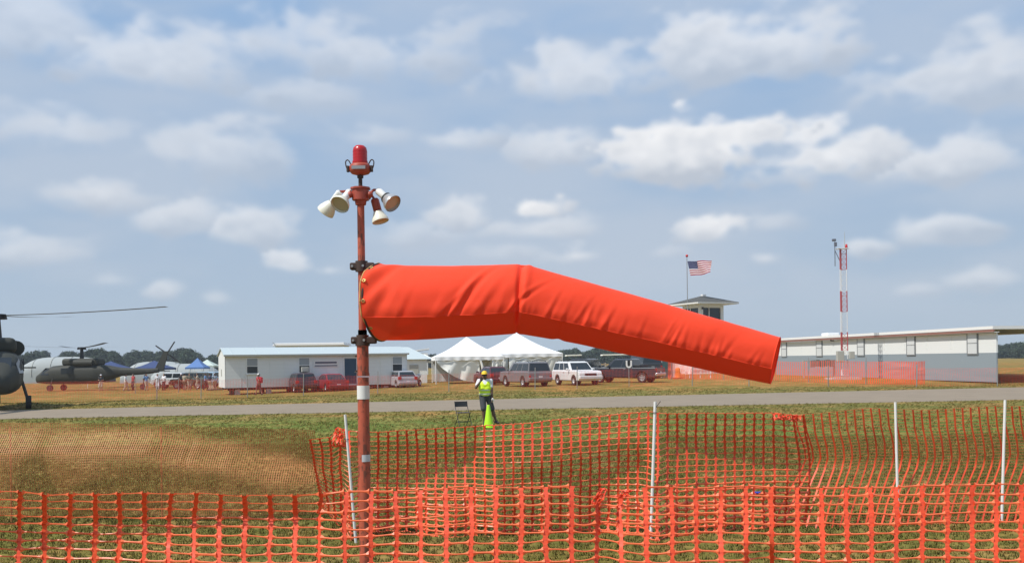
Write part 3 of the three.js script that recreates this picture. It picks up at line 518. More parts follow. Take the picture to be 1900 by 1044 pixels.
for (const [px, d, L, H, lb] of [[292, 140, 9.5, 3.2, 'grey rounded shelter tent nearest the helicopter tail fin'], [347, 135, 9, 2.8, 'low grey rounded shelter tent behind the light blue canopy'], [120, 150, 14, 4.2, 'long grey rounded shelter tent near the left edge']]) {
  const o = thing('shelter_tent', lb, 'tent', spot(px, d), .12);
  part('cover', gridGeo(24, 14, (u, v) => { const a = v * Math.PI; return V((u - .5) * L + .06 * Math.sin(v * 20), H * Math.pow(Math.sin(a), .6) * (1 - .5 * Math.pow(Math.abs(u - .5) * 2, 4)), Math.cos(a) * 3); }), std([.34, .37, .37], .8), o);
  for (let k = 1; k < 5; k++) part('rib', tube(Array.from({ length: 13 }, (_, i) => { const a = (i + .5) / 13 * Math.PI, x = (k / 5 - .5); return V(x * L, H * Math.pow(Math.sin(a), .6) * (1 - .5 * Math.pow(Math.abs(x) * 2, 4)) + .03, Math.cos(a) * 3.03); }), .05, 24, 5), M.trim, o);
}

// ---------- odds and ends near the tower ----------
{ const o = thing('letter_sign', 'white letter U on a thin post at the edge of the taxiway', 'sign', spot(1167, 66), .05), b = o.position.y, yc = at(1167, 675.5, 66).y - b;
  part('post', boxg(.05, yc - .1, .05, 0, (yc - .1) / 2, -.05), M.steel, o);
  const bd = part('backing', boxg(.46, .56, .03, 0, yc, -.035, .01), M.black, o);
  const s = new THREE.Shape(); const r = .22, t = .115, h = .27; s.moveTo(-r, h); s.lineTo(-r, -h + r); s.absarc(0, -h + r, r, Math.PI, 2 * Math.PI, false); s.lineTo(r, h); s.lineTo(r - t, h); s.lineTo(r - t, -h + r); s.absarc(0, -h + r, r - t, 0, Math.PI, true); s.lineTo(-r + t, h); s.closePath();
  part('letter', prism(s, .03).translate(0, yc, 0), M.white, bd); }
{ const o = thing('traffic_drum', 'orange traffic drum behind the far netting under the windsock tail', 'barrel', spot(1258, 86)); part('drum', lathe([[0, 0], [.34, 0], [.34, .12], [.27, .16], [.26, .55], [.24, .6], [.23, .95], [.1, 1.02], [0, 1.02]], 20), std([.78, .26, .02], .6), o); part('base', new THREE.CylinderGeometry(.42, .44, .08, 18).translate(0, .04, 0), M.rubber, o); }
{ const o = thing('lawn_chair', 'white plastic lawn chair right of the orange drum', 'chair', spot(1277, 85.5), -.4);
  part('seat', boxg(.52, .05, .5, 0, .43, 0, .02), M.white, o); part('backrest', boxg(.52, .52, .05, 0, .72, -.25, .02), M.white, o); for (const x of [-.23, .23]) { part('armrest', boxg(.06, .05, .5, x, .65, 0), M.white, o); for (const z of [-.22, .22]) part('leg', rod(V(x, 0, z), V(x, .64, z * .95), .025), M.white, o); } }
{ const o = thing('barrier', 'low white rail barrier beside the lawn chair', 'barrier', spot(1299, 87), .05); for (const y of [.45, .85]) part('rail', boxg(2.2, .14, .05, 0, y, 0), M.white, o); for (const x of [-1, 0, 1]) part('post', boxg(.1, 1.05, .1, x, .52, -.08), M.white, o); }
{ const o = thing('guard_booth', 'small white booth with dark glazed door by the dark pickup tailgate', 'booth', spot(1229, 92), .1); part('wall', boxg(2.6, 2.9, 2, 0, 1.45, -1), M.siding, o); part('roof', boxg(2.9, .12, 2.3, 0, 2.96, -1), M.white, o); const dr = part('door', boxg(.95, 2.1, .06, .45, 1.05, .04), std([.05, .11, .11], .3), o); part('handle', boxg(.04, .12, .06, .12, 1.0, .09), M.chrome, dr); }
{ const o = thing('utility_rack', 'grey utility rack with boxes on two posts before the long building', 'utility rack', spot(1522, 81), .1); for (const x of [-1.5, 1.3]) part('post', boxg(.12, 1.6, .12, x, .8, 0), M.trim, o); part('cross_bar', boxg(3.1, .1, .1, 0, 1.5, .02), M.trim, o); for (let k = 0; k < 5; k++) part('box', boxg(.38, .62, .26, -.8 + k * .46, 1.28 + .05 * (k % 2), .2, .03), std([.20, .21, .20], .6), o); }

// ---------- people ----------
// a body as one surface: smooth union of tapered capsules and ellipsoids, meshed by marching cubes
function skinGeo(prims, lo, hi, res, k = 0.03) {
  const mc = new MarchingCubes(res, new THREE.MeshBasicMaterial(), false, false, 220000); mc.isolation = 0;
  const c = lo.clone().add(hi).multiplyScalar(.5), e = hi.clone().sub(lo).multiplyScalar(.5);
  const P = prims.map((p) => { if (p.r3) return p; const [a, ra, b, rb] = p, d = b.clone().sub(a); return { a, ra, rb, d, l2: Math.max(d.lengthSq(), 1e-9) }; });
  for (let z = 0; z < res; z++) for (let y = 0; y < res; y++) for (let x = 0; x < res; x++) {
    const X = c.x + (x / (res / 2) - 1) * e.x, Y = c.y + (y / (res / 2) - 1) * e.y, Z = c.z + (z / (res / 2) - 1) * e.z;
    let s = 9;
    for (const p of P) {
      let q;
      if (p.r3) { const dx = (X - p.c.x) / p.r3.x, dy = (Y - p.c.y) / p.r3.y, dz = (Z - p.c.z) / p.r3.z; q = (Math.sqrt(dx * dx + dy * dy + dz * dz) - 1) * Math.min(p.r3.x, p.r3.y, p.r3.z); if (p.cut) { const h = clamp(.5 - .5 * (q + s) / .006, 0, 1); s = mix(s, -q, h) + .006 * h * (1 - h); continue; } }
      else { const ax = X - p.a.x, ay = Y - p.a.y, az = Z - p.a.z, t = clamp((ax * p.d.x + ay * p.d.y + az * p.d.z) / p.l2, 0, 1); q = Math.hypot(ax - p.d.x * t, ay - p.d.y * t, az - p.d.z * t) - mix(p.ra, p.rb, t); }
      if (q > s + k) continue; const h = clamp(.5 + .5 * (s - q) / k, 0, 1); s = mix(s, q, h) - k * h * (1 - h);
    }
    mc.field[x + y * res + z * res * res] = -s;
  }
  mc.update();
  const n = mc.count, a = new Float32Array(n * 3);
  for (let i = 0; i < n; i++) { a[i * 3] = c.x + mc.positionArray[i * 3] * e.x; a[i * 3 + 1] = c.y + mc.positionArray[i * 3 + 1] * e.y; a[i * 3 + 2] = c.z + mc.positionArray[i * 3 + 2] * e.z; }
  let g = new THREE.BufferGeometry(); g.setAttribute('position', new THREE.BufferAttribute(a, 3)); g = mergeVertices(g, 1e-5); g.computeVertexNormals();
  g.setAttribute('uv', new THREE.BufferAttribute(new Float32Array(g.attributes.position.count * 2), 2)); return g;
}
const ell = (x, y, z, a, b, c, cut) => ({ c: V(x, y, z), r3: V(a, b, c), cut });
function headGeo(res) {      // centre of the skull at the origin, face towards +z
  return skinGeo([ell(0, .02, -.012, .074, .098, .092), ell(0, -.045, .022, .056, .072, .066), [V(0, -.02, .085), .010, V(0, -.035, .106), .013], ell(0, -.072, .078, .024, .010, .012), ell(0, -.1, .062, .024, .02, .022), ell(0, .018, .078, .05, .010, .014),
    [V(-.078, .012, -.012), .014, V(-.076, -.03, -.004), .010], [V(.078, .012, -.012), .014, V(.076, -.03, -.004), .010], [V(0, -.06, -.02), .05, V(0, -.17, -.035), .056], ell(-.031, -.003, .088, .015, .009, .014, 1), ell(.031, -.003, .088, .015, .009, .014, 1)],
    V(-.11, -.19, -.14), V(.11, .14, .14), res, .018);
}
function handGeo(curl, side, res = 44) {   // wrist at the origin, fingers hang to -y, palm faces -x*side, thumb to +z
  const p = [[V(0, 0, 0), .026, V(0, -.035, 0), .029], [V(0, -.03, .014), .020, V(0, -.092, .026), .017], [V(0, -.03, -.008), .020, V(0, -.09, -.022), .016], [V(0, -.03, 0), .021, V(0, -.094, .002), .018]];
  const f = [[.030, .076], [.010, .084], [-.010, .078], [-.028, .062]];
  for (const [z, l] of f) { let a = V(0, -.09, z); for (let k = 0; k < 3; k++) { const th = curl * (k + .7) * .62, b = a.clone().add(V(-side * Math.sin(th), -Math.cos(th), 0).multiplyScalar(l * [.44, .32, .24][k])); p.push([a, .0092 - k * .0009, b, .0086 - k * .0009]); a = b; } }
  const t0 = V(-side * .006, -.03, .028), t1 = V(-side * .02, -.062, .052), t2 = V(-side * .028, -.095, .05); p.push([t0, .015, t1, .011], [t1, .0105, t2, .009]);
  return skinGeo(p, V(-.09, -.2, -.06), V(.09, .03, .085), res, .006);
}
const bend = (a, b, l1, l2, hint) => { const d = b.clone().sub(a), L = Math.min(d.length(), (l1 + l2) * .999), x = (l1 * l1 - l2 * l2 + L * L) / (2 * L), h = Math.sqrt(Math.max(0, l1 * l1 - x * x)); d.normalize(); const n = hint.clone().addScaledVector(d, -hint.dot(d)).normalize(); return a.clone().addScaledVector(d, x).addScaledVector(n, h); };
// joints of a standing figure 1.75 m tall, face to +z; feet and wrists given
function pose(q) {
  const J = { hipL: V(-.095, .90, 0), hipR: V(.095, .90, 0), shL: V(-.185, 1.42, -.01), shR: V(.185, 1.42, -.01), head: V(0, 1.63, .01), ...q };
  const kn = V(0, 0, 1); J.knL = bend(J.hipL, J.anL, .43, .42, q.kneeL ?? kn); J.knR = bend(J.hipR, J.anR, .43, .42, q.kneeR ?? kn);
  J.elL = bend(J.shL, J.wrL, .29, .26, q.elbL ?? V(-.6, -.3, -1)); J.elR = bend(J.shR, J.wrR, .29, .26, q.elbR ?? V(.6, -.3, -1)); return J;
}
const limbs = (J, g = 0) => ({
  legs: [[J.hipL, .088 + g, J.knL, .056 + g], [J.hipR, .088 + g, J.knR, .056 + g], [J.knL, .058 + g, J.anL, .036 + g], [J.knR, .058 + g, J.anR, .036 + g], ell(J.knL.x * .55 + J.anL.x * .45, mix(J.anL.y, J.knL.y, .68), mix(J.anL.z, J.knL.z, .68) - .018, .05 + g, .11, .05 + g), ell(mix(J.anR.x, J.knR.x, .68), mix(J.anR.y, J.knR.y, .68), mix(J.anR.z, J.knR.z, .68) - .018, .05 + g, .11, .05 + g)],
  torso: [ell(0, .95, 0, .165 + g, .13, .115 + g), ell(0, 1.12, 0, .145 + g, .16, .105 + g), ell(0, 1.29, -.005, .178 + g, .16, .118 + g), [J.shL, .062 + g, J.shR, .062 + g]],
  arms: [[J.shL, .058 + g, J.elL, .042 + g], [J.elL, .042 + g, J.wrL, .028 + g], [J.shR, .058 + g, J.elR, .042 + g], [J.elR, .042 + g, J.wrR, .028 + g]],
  neck: [[V(0, 1.42, -.015), .062, V(0, 1.55, 0), .054]],
});
const foot = (an, yaw) => { const d = V(Math.sin(yaw), 0, Math.cos(yaw)); return [[an.clone().setY(.055).addScaledVector(d, -.04), .042, an.clone().setY(.042).addScaledVector(d, .13), .034], [an.clone(), .042, an.clone().setY(.06), .042]]; };
const BOX = [V(-.62, -.03, -.5), V(.62, 1.83, .5)];
function figure(o, J, s) {
  const A = limbs(J), res = s.res ?? 60, B = s.box ?? BOX;
  const parts = [skinGeo([...A.legs, ...A.torso, ...A.arms, ...A.neck], ...B, res)];
  const hd = headGeo(s.fine ? 72 : 36); if (s.headTurn) hd.applyMatrix4(new THREE.Matrix4().makeRotationFromEuler(new THREE.Euler(s.headTilt ?? 0, s.headTurn, 0))); parts.push(hd.translate(J.head.x, J.head.y, J.head.z));
  for (const [w, e, sd] of [[J.wrL, J.elL, -1], [J.wrR, J.elR, 1]]) { const g = handGeo(s.curl ?? .6, sd, s.fine ? 56 : 30), d = w.clone().sub(e).normalize(); g.applyQuaternion(new THREE.Quaternion().setFromUnitVectors(V(0, -1, 0), d)); parts.push(g.translate(w.x, w.y, w.z)); }
  part('body', parts, s.skin, o);
  const cut = (prims, y0, y1) => skinGeo(prims, V(B[0].x, y0, B[0].z), V(B[1].x, y1, B[1].z), res, .035);
  const B2 = limbs(J, .014), legs = B2.legs, mids = (a, b, t) => a.clone().lerp(b, t);
  if (s.shorts) part('shorts', cut([[J.hipL, .112, mids(J.hipL, J.knL, .95), .092], [J.hipR, .112, mids(J.hipR, J.knR, .95), .092], ell(0, .95, 0, .178, .12, .13)], .3, 1.1), s.pants, o);
  else part('trousers', cut([[J.hipL, .108, J.knL, .078], [J.knL, .078, J.anL, .064], [J.hipR, .108, J.knR, .078], [J.knR, .078, J.anR, .064], ell(0, .95, 0, .176, .12, .128)], .03, 1.12), s.pants, o);
  part('shirt', cut([ell(0, 1.0, 0, .176, .12, .126), ...B2.torso.slice(1), [J.shL, .076, mids(J.shL, J.elL, s.sleeve ?? .62), .066], [J.shR, .076, mids(J.shR, J.elR, s.sleeve ?? .62), .066]], .8, 1.56), s.shirt, o);
  for (const [an, yaw] of [[J.anL, J.yawL ?? -.2], [J.anR, J.yawR ?? .2]]) part('shoe', skinGeo(foot(an, yaw), an.clone().add(V(-.22, -an.y - .02, -.22)), an.clone().add(V(.22, .08, .26)), 34, .02), M.shoe, o);
  const h = new THREE.Group(); h.position.copy(J.head); h.rotation.set(s.headTilt ?? 0, s.headTurn ?? 0, 0); h.name = s.hat ? 'hat' : 'hair'; o.add(h);
  if (s.hat) { part('crown', lathe([[.0, .135], [.045, .128], [.083, .095], [.1, .04], [.1, .028]], 24).scale(1, 1, 1.12), s.hat, h); part('brim', s.cap ? prism((() => { const q = new THREE.Shape(); q.moveTo(-.085, 0); q.quadraticCurveTo(-.08, .1, 0, .115); q.quadraticCurveTo(.08, .1, .085, 0); q.closePath(); return q; })(), .008).rotateX(Math.PI / 2).translate(0, .034, .07) : new THREE.RingGeometry(.09, .16, 28).rotateX(-Math.PI / 2).translate(0, .034, 0), s.hat, h); }
  part('hair', lathe([[0, .122], [.06, .11], [.084, .06], [.086, 0], [.078, -.04]], 20).scale(1, 1, 1.1).rotateX(-.25).translate(0, 0, -.018), M.hair, h);
  part('eyes', [-1, 1].map((z) => new THREE.SphereGeometry(.011, 10, 8).translate(z * .031, -.003, .079)), M.white, h);
  return h;
}
{ // the worker in the bright vest
  const o = thing('person', 'person in yellow-green safety vest, white shirt, dark shorts and yellow cap by the tall cone', 'person', spot(899, 30.2), .08);
  const J = pose({ hipL: V(-.085, .90, 0), hipR: V(.1, .90, -.02), anL: V(-.04, .085, .12), anR: V(.36, .085, -.10), yawL: -.15, yawR: .75, wrL: V(-.15, 1.42, .26), wrR: V(.235, .86, .10), elbL: V(-.7, -1, .1), elbR: V(1, 0, -.5), head: V(-.01, 1.63, .02) });
  const h = figure(o, J, { skin: M.skinDark, shirt: M.tshirt, pants: M.charcoal, shorts: true, hat: M.yellowCap, cap: true, fine: true, res: 92, headTurn: -.25, headTilt: .06, curl: .95 });
  const tor = [ell(0, 1.0, 0, .190, .15, .142), ell(0, 1.12, 0, .176, .18, .138), ell(0, 1.3, -.005, .205, .15, .146), [V(-.13, 1.43, -.01), .070, V(-.08, 1.2, 0), .14], [V(.13, 1.43, -.01), .070, V(.08, 1.2, 0), .14], ell(0, 1.50, .12, .085, .19, .13, 1)];
  const vest = skinGeo(tor, V(-.3, .86, -.3), V(.3, 1.56, .3), 80, .03); part('vest', vest, M.hiviz, o);
  for (const y of [1.0, 1.13]) part('reflective_band', lathe([[.199, -.024], [.203, -.02], [.203, .02], [.199, .024]], 40).scale(1, 1, .745).translate(0, y, 0), M.reflective, o);
  part('sunglasses', [boxg(.05, .028, .012, -.031, -.002, .1, .004), boxg(.05, .028, .012, .031, -.002, .1, .004), boxg(.02, .008, .01, 0, .004, .1)], M.black, h);
  part('radio', [boxg(.05, .13, .035, -.14, 1.50, .30, .01), rod(V(-.14, 1.56, .30), V(-.14, 1.70, .30), .006)], M.black, o); part('glove', new THREE.SphereGeometry(.05, 12, 10).scale(.8, 1.4, 1).translate(.24, .80, .11), M.white, o);
}
{ // passer-by with red pack
  const o = thing('person', 'person in white hat with red backpack walking before the office trailer', 'person', spot(479, 75), -1.9);
  const J = pose({ anL: V(-.08, .10, -.26), anR: V(.08, .085, .24), kneeL: V(0, 0, 1), wrL: V(-.24, .98, .2), wrR: V(.25, .95, -.2) });
  figure(o, J, { skin: M.skin, shirt: std([.42, .06, .06], .8), pants: std([.20, .05, .05], .8), shorts: true, hat: M.whiteMatt });
  part('backpack', [boxg(.32, .48, .2, 0, 1.22, -.22, .07), boxg(.05, .34, .04, -.12, 1.3, .125, .015), boxg(.05, .34, .04, .12, 1.3, .125, .015)], std([.62, .03, .05], .7), o);
}
{ // crowd: four builds, cloned with clothes of their own
  const builds = [pose({ anL: V(-.1, .085, 0), anR: V(.12, .085, .05), wrL: V(-.25, .86, .06), wrR: V(.25, .86, .06) }), pose({ anL: V(-.12, .085, .04), anR: V(.1, .085, -.02), wrL: V(-.14, 1.12, .27), wrR: V(.14, 1.1, .28) }), pose({ anL: V(-.07, .1, -.2), anR: V(.09, .085, .2), wrL: V(-.23, .92, .16), wrR: V(.24, .9, -.16) }), pose({ anL: V(-.14, .085, 0), anR: V(.13, .085, 0), wrL: V(-.2, .95, -.12), wrR: V(.2, 1.32, .24) })];
  const C = { w: std([.74, .74, .78], .8), tan: std([.36, .31, .24], .85), khaki: std([.46, .40, .30], .85), blue: std([.17, .30, .55], .8), navy: std([.03, .04, .08], .8), camo: std([.20, .18, .13], .85), dk: std([.035, .035, .04], .8), pale: std([.42, .50, .60], .8), red: std([.4, .05, .05], .8) };
  const protos = [];
  const list = [[291, 96, 0, 'w', 'w', null, .3, 'person all in white standing at the left of the crowd below the dark blue canopy'], [303, 95.5, 1, 'w', 'dk', null, -.4, 'person in white shirt and dark trousers, second from the helicopter fin side'], [335, 97, 2, 'dk', 'dk', 'w', 1.2, 'person in dark clothes with white cap beside the pale grey jeep'], [341, 95.5, 0, 'tan', 'camo', null, 2.8, 'person in tan uniform, left of the two by the olive jeep'], [350, 95.5, 1, 'camo', 'tan', null, .6, 'person in mottled drab uniform, right of the two by the olive jeep'], [365, 96.5, 3, 'tan', 'khaki', null, -1.2, 'person in tan shirt and khaki trousers before the pale blue jeep'],
    [380, 95, 2, 'blue', 'dk', null, 1.7, 'person in light blue shirt leaning by the pale blue jeep'], [388, 93, 1, 'navy', 'khaki', null, 2.6, 'person in navy shirt and khaki trousers near the trailer end wall'], [397, 93.5, 3, 'pale', 'khaki', 'w', -2.4, 'person in pale shirt with white hat closest to the trailer end wall'], [270, 97, 3, 'blue', 'khaki', null, .9, 'person in blue shirt and khaki trousers left of the one in white'], [246, 98, 0, 'red', 'dk', null, -.6, 'person in red shirt standing below the left blue canopy'], [232, 96, 2, 'w', 'khaki', null, 1.4, 'person in white shirt and khaki trousers walking left of the red shirt'], [186, 97, 1, 'dk', 'khaki', 'w', .2, 'person in dark shirt with white hat apart at the left']];
  for (const [px, d, b, sh, pa, hat, turn, label] of list) {
    const key = b + (hat ? 'h' : '');
    let o;
    if (!protos[key]) { o = thing('person', label, 'person', spot(px, d), turn, 'people standing in the crowd at the left'); figure(o, builds[b], { skin: M.skin, shirt: C[sh], pants: C[pa], hat: hat && C[hat], res: 40 }); protos[key] = o; }
    else { o = protos[key].clone(); o.name = numbered('person'); o.position.copy(spot(px, d)); o.rotation.y = turn; tag(o, label, 'person', 'people standing in the crowd at the left'); scene.add(o); o.children.forEach((c) => { if (c.name === 'shirt') c.material = C[sh]; if (c.name === 'trousers') c.material = C[pa]; }); }
  }
}
// ---------- chair and cone ----------
{
  const o = thing('folding_chair', 'black folding chair standing empty on the grass left of the worker', 'chair', spot(858, 29.4), .4), tr = (p, r = .011) => tube(p, r, 20, 6);
  part('seat', boxg(.40, .022, .38, 0, .44, .0, .008), M.charcoal, o); part('backrest', gridGeo(14, 4, (u, v) => V((u - .5) * .43, .62 + .17 * v, -.2 - .035 * Math.sin(u * Math.PI) - .03 * v)), M.black, o);
  for (const x of [-.21, .21]) { part('leg', tr([V(x, .80, -.22), V(x, .62, -.17), V(x, .42, -.04), V(x, .01, .24)]), M.black, o); part('leg', tr([V(x * .93, .44, .12), V(x * .93, .3, .02), V(x * .95, .01, -.24)]), M.black, o); }
  part('stretcher', [rod(V(-.21, .17, .13), V(.21, .17, .13), .009), rod(V(-.195, .12, -.16), V(.195, .12, -.16), .009)], M.black, o);
}
{ const o = thing('safety_cone', 'tall lime green safety cone in front of the worker in the vest', 'cone', spot(905, 28.6)); part('cone_body', lathe([[.155, .04], [.15, .06], [.045, .70], [.03, .715], [.02, .715], [.03, .69], [.14, .05]], 28), M.cone, o); part('base', boxg(.36, .04, .36, 0, .02, 0, .015), M.cone, o); }

// ---------- netting ----------
// strands between nodes (i, j): flat flaring uprights, thinner rounded cross threads
function netGeo(nx, ny, pos, wv, wh, o = {}) {
  const all = { P: [], U: [] }, thr = { P: [], U: [] }; let P = all.P, U = all.U; const sv = o.sv ?? 2, sh = o.sh ?? 3, flare = o.flare ?? .45, keep = o.keep ?? (() => true);
  const quad = (a, b, c, d, u) => { for (const p of [a, b, c, a, c, d]) { P.push(p.x, p.y, p.z); U.push(u[0] + p.x * .31, u[1] + p.y * .31); } };
  const tu = V(0, 0, 0), tv = V(0, 0, 0), e = .02;
  const frame = (i, j) => { tu.copy(pos(i + e, j)).sub(pos(i - e, j)).normalize(); tv.copy(pos(i, j + e)).sub(pos(i, j - e)).normalize(); return tu.clone().cross(tv).normalize(); };
  for (let i = 0; i <= nx; i++) { // uprights: closed slim boxes
    let prev = null;
    for (let k = 0; k <= ny * sv; k++) {
      const j = k / sv; if (!keep(i, Math.min(j, ny))) { prev = null; continue; }
      const n = frame(i, j).multiplyScalar(o.th ?? .0015), p = pos(i, j), w = (o.wvAt ? o.wvAt(i, j) : wv) * (1 + flare * (2 * Math.pow(Math.abs(2 * (((j % 1) + 1) % 1) - 1), 1.6) - .6)), s = tu.clone().multiplyScalar(w);
      const ring = [p.clone().sub(s).add(n), p.clone().add(s).add(n), p.clone().add(s).sub(n), p.clone().sub(s).sub(n)];
      if (prev) { quad(prev[0], prev[1], ring[1], ring[0], [i, j]); quad(prev[2], prev[3], ring[3], ring[2], [i, j]); if (!o.lean) { quad(prev[1], prev[2], ring[2], ring[1], [i, j]); quad(prev[3], prev[0], ring[0], ring[3], [i, j]); } }
      prev = ring;
    }
  }
  if (o.split) { P = thr.P; U = thr.U; }
  for (let j = 0; j <= ny; j++) for (let i = 0; i < nx; i++) {
    if (o.skip && o.skip(i, j)) continue; if (!keep(i, j) || !keep(i + 1, j)) continue;
    const pitch = pos(i + 1, j).distanceTo(pos(i, j)), g = wv * .86 / pitch; let prev = null;
    for (let k = 0; k <= sh; k++) {
      const t = mix(g, 1 - g, k / sh), n = frame(i + t, j), q = pos(i + t, j), w = (o.whAt ? o.whAt(i, j) : wh) * (1 + (o.hf ?? .9) * Math.pow(2 * k / sh - 1, o.hp ?? 4));
      // a rounded thread: its upper faces look to the sky
      const ring = [q.clone().addScaledVector(tv, w), q.clone().addScaledVector(n, w * .7), q.clone().addScaledVector(tv, -w), q.clone().addScaledVector(n, -w * .7)];
      if (prev) for (let f = 0; f < 4; f++) { if (o.lean && f > 1) break; quad(prev[f], prev[(f + 1) % 4], ring[(f + 1) % 4], ring[f], [i, j]); }
      prev = ring;
    }
  }
  const fin = ({ P, U }) => { const g = new THREE.BufferGeometry(); g.setAttribute('position', new THREE.Float32BufferAttribute(P, 3)); g.setAttribute('uv', new THREE.Float32BufferAttribute(U, 2)); g.computeVertexNormals(); return g; };
  return o.split ? [fin(all), fin(thr)] : fin(all);
}
function netting(o, nx, ny, pos, wv, wh, opt) { const [a, b] = netGeo(nx, ny, pos, wv, wh, { ...opt, split: true }); part('netting', a, M.net, o); part('cross_threads', b, M.thread, o, 'paler stretched cross threads of the orange net'); }
const wob = (x, y, s) => fbm(x, y, s, 3) - .5;
// how far a sheet of net leans out of the upright: slope at (px, height below the top), summed downwards
function leaner(slope, step, n) { const cache = new Map(); return (i, j) => { const key = Math.round(i * 50); let c = cache.get(key); if (!c) { c = [0]; for (let k = 1; k <= n * 4 + 16; k++) c.push(c[k - 1] + slope(key / 50, (k - .5) / 4) * step / 4); cache.set(key, c); } const f = clamp(j * 4, -3.9, n * 4 + 10), q = Math.max(0, f), a = Math.floor(q); return mix(c[a], c[a + 1], q - a) + (f < 0 ? f * slope(key / 50, 0) * step / 4 : 0); }; }
const post = (o, a, b, r, mat = M.whiteMatt) => part('post', rod(a, b, r, r * .92, 8), mat, o);
{ // nearest net
  const d = 4.1, pitch = 46.5, nx = 47, ny = 33, row = 15.9 / F * d, x0 = -150;
  const topY = [[-150, 914], [281, 919], [560, 921], [700, 914], [880, 906], [1070, 905], [1105, 909], [1160, 913], [1200, 908], [1230, 906], [1616, 904], [2050, 900]];
  const tops = []; for (let i = -1; i <= nx + 1; i++) tops.push(at(x0 + i * pitch, lerpTable(topY, x0 + i * pitch), d));
  const dip = (px) => (lerpTable(topY, px) - 906) / F * d * sstep(1072, 1100, px) * sstep(1232, 1202, px);
  const top = (i) => { const q = clamp(i + 1, 0, nx + 1.999), a = Math.floor(q); return tops[a].clone().lerp(tops[Math.min(a + 1, nx + 2)], q - a); };
  // slope > 0: the net leans back and meets the sun; < 0: it overhangs and is dark
  const slope = (i, j) => {
    const px = x0 + i * pitch; let s = .30 + .9 * wob(i * .28, j * .22, 1);
    s -= 1.25 * sstep(3.2, 1.6, j + (px - 520) / 260) * sstep(640, 560, px);
    s -= 1.3 * Math.exp(-(((px - 1120) / 26) ** 2) - ((j - .5) / 1.1) ** 2) + 1.2 * Math.exp(-(((px - 1420) / 30) ** 2) - ((j - 8) / 2) ** 2);
    return clamp(s, -.7, .8);
  };
  const lean = leaner(slope, row, ny);
  const pos = (i, j) => { const p = top(i), px = x0 + i * pitch; p.y -= j * row; p.y += dip(px) * (1 - Math.exp(-j / 2.2)); const dz = -lean(i, 0) + lean(i, j) - .03; p.z += dz; p.x *= (d - dz) / d; p.x += -j * row * .035 * sstep(900, 200, px) + .020 * wob(i * .6, j * .3, 5); p.y += .024 * wob(i * .55, j * .6, 9); return p; };
  const o = thing('orange_fence', 'bright orange plastic mesh fence nearest the camera along the bottom', 'fence');
  netting(o, nx, ny, pos, .0118, .0039, { sh: 8, sv: 6, flare: .40, wvAt: (i, j) => .0108 * (1 + .7 * wob(i * 1.7, j * .35, 41)), whAt: (i, j) => .0037 * (1 + 1.1 * wob(i * .9, j * 1.3, 43)), hf: 2.4, hp: 6, keep: (i, j) => { const px = x0 + i * pitch; return !(px > 1086 && px < 1195 && j < 1.2 + .8 * Math.sin(i * 2)); } });
  for (const [px, py, w, h, sd] of [[1120, 920, 12, 26, 3], [1166, 916, 14, 12, 8]]) part('torn_flap', netGeo(2, 3, (i, j) => { const q = at(px + (i / 2 - .5) * w - j * 5, py + (j / 3 - .5) * h, d - .02); q.z += .08 * wob(i + sd, j, sd); q.x += .02 * wob(i, j + sd, 4); return q; }, .006, .004, { sh: 2, sv: 2, flare: .3 }), M.net, o);
  for (const px of [-60, 2010]) { const a = at(px, 880, d + .05); post(o, a.clone().setY(0), a, .018); }
}
const DM = 10.8;
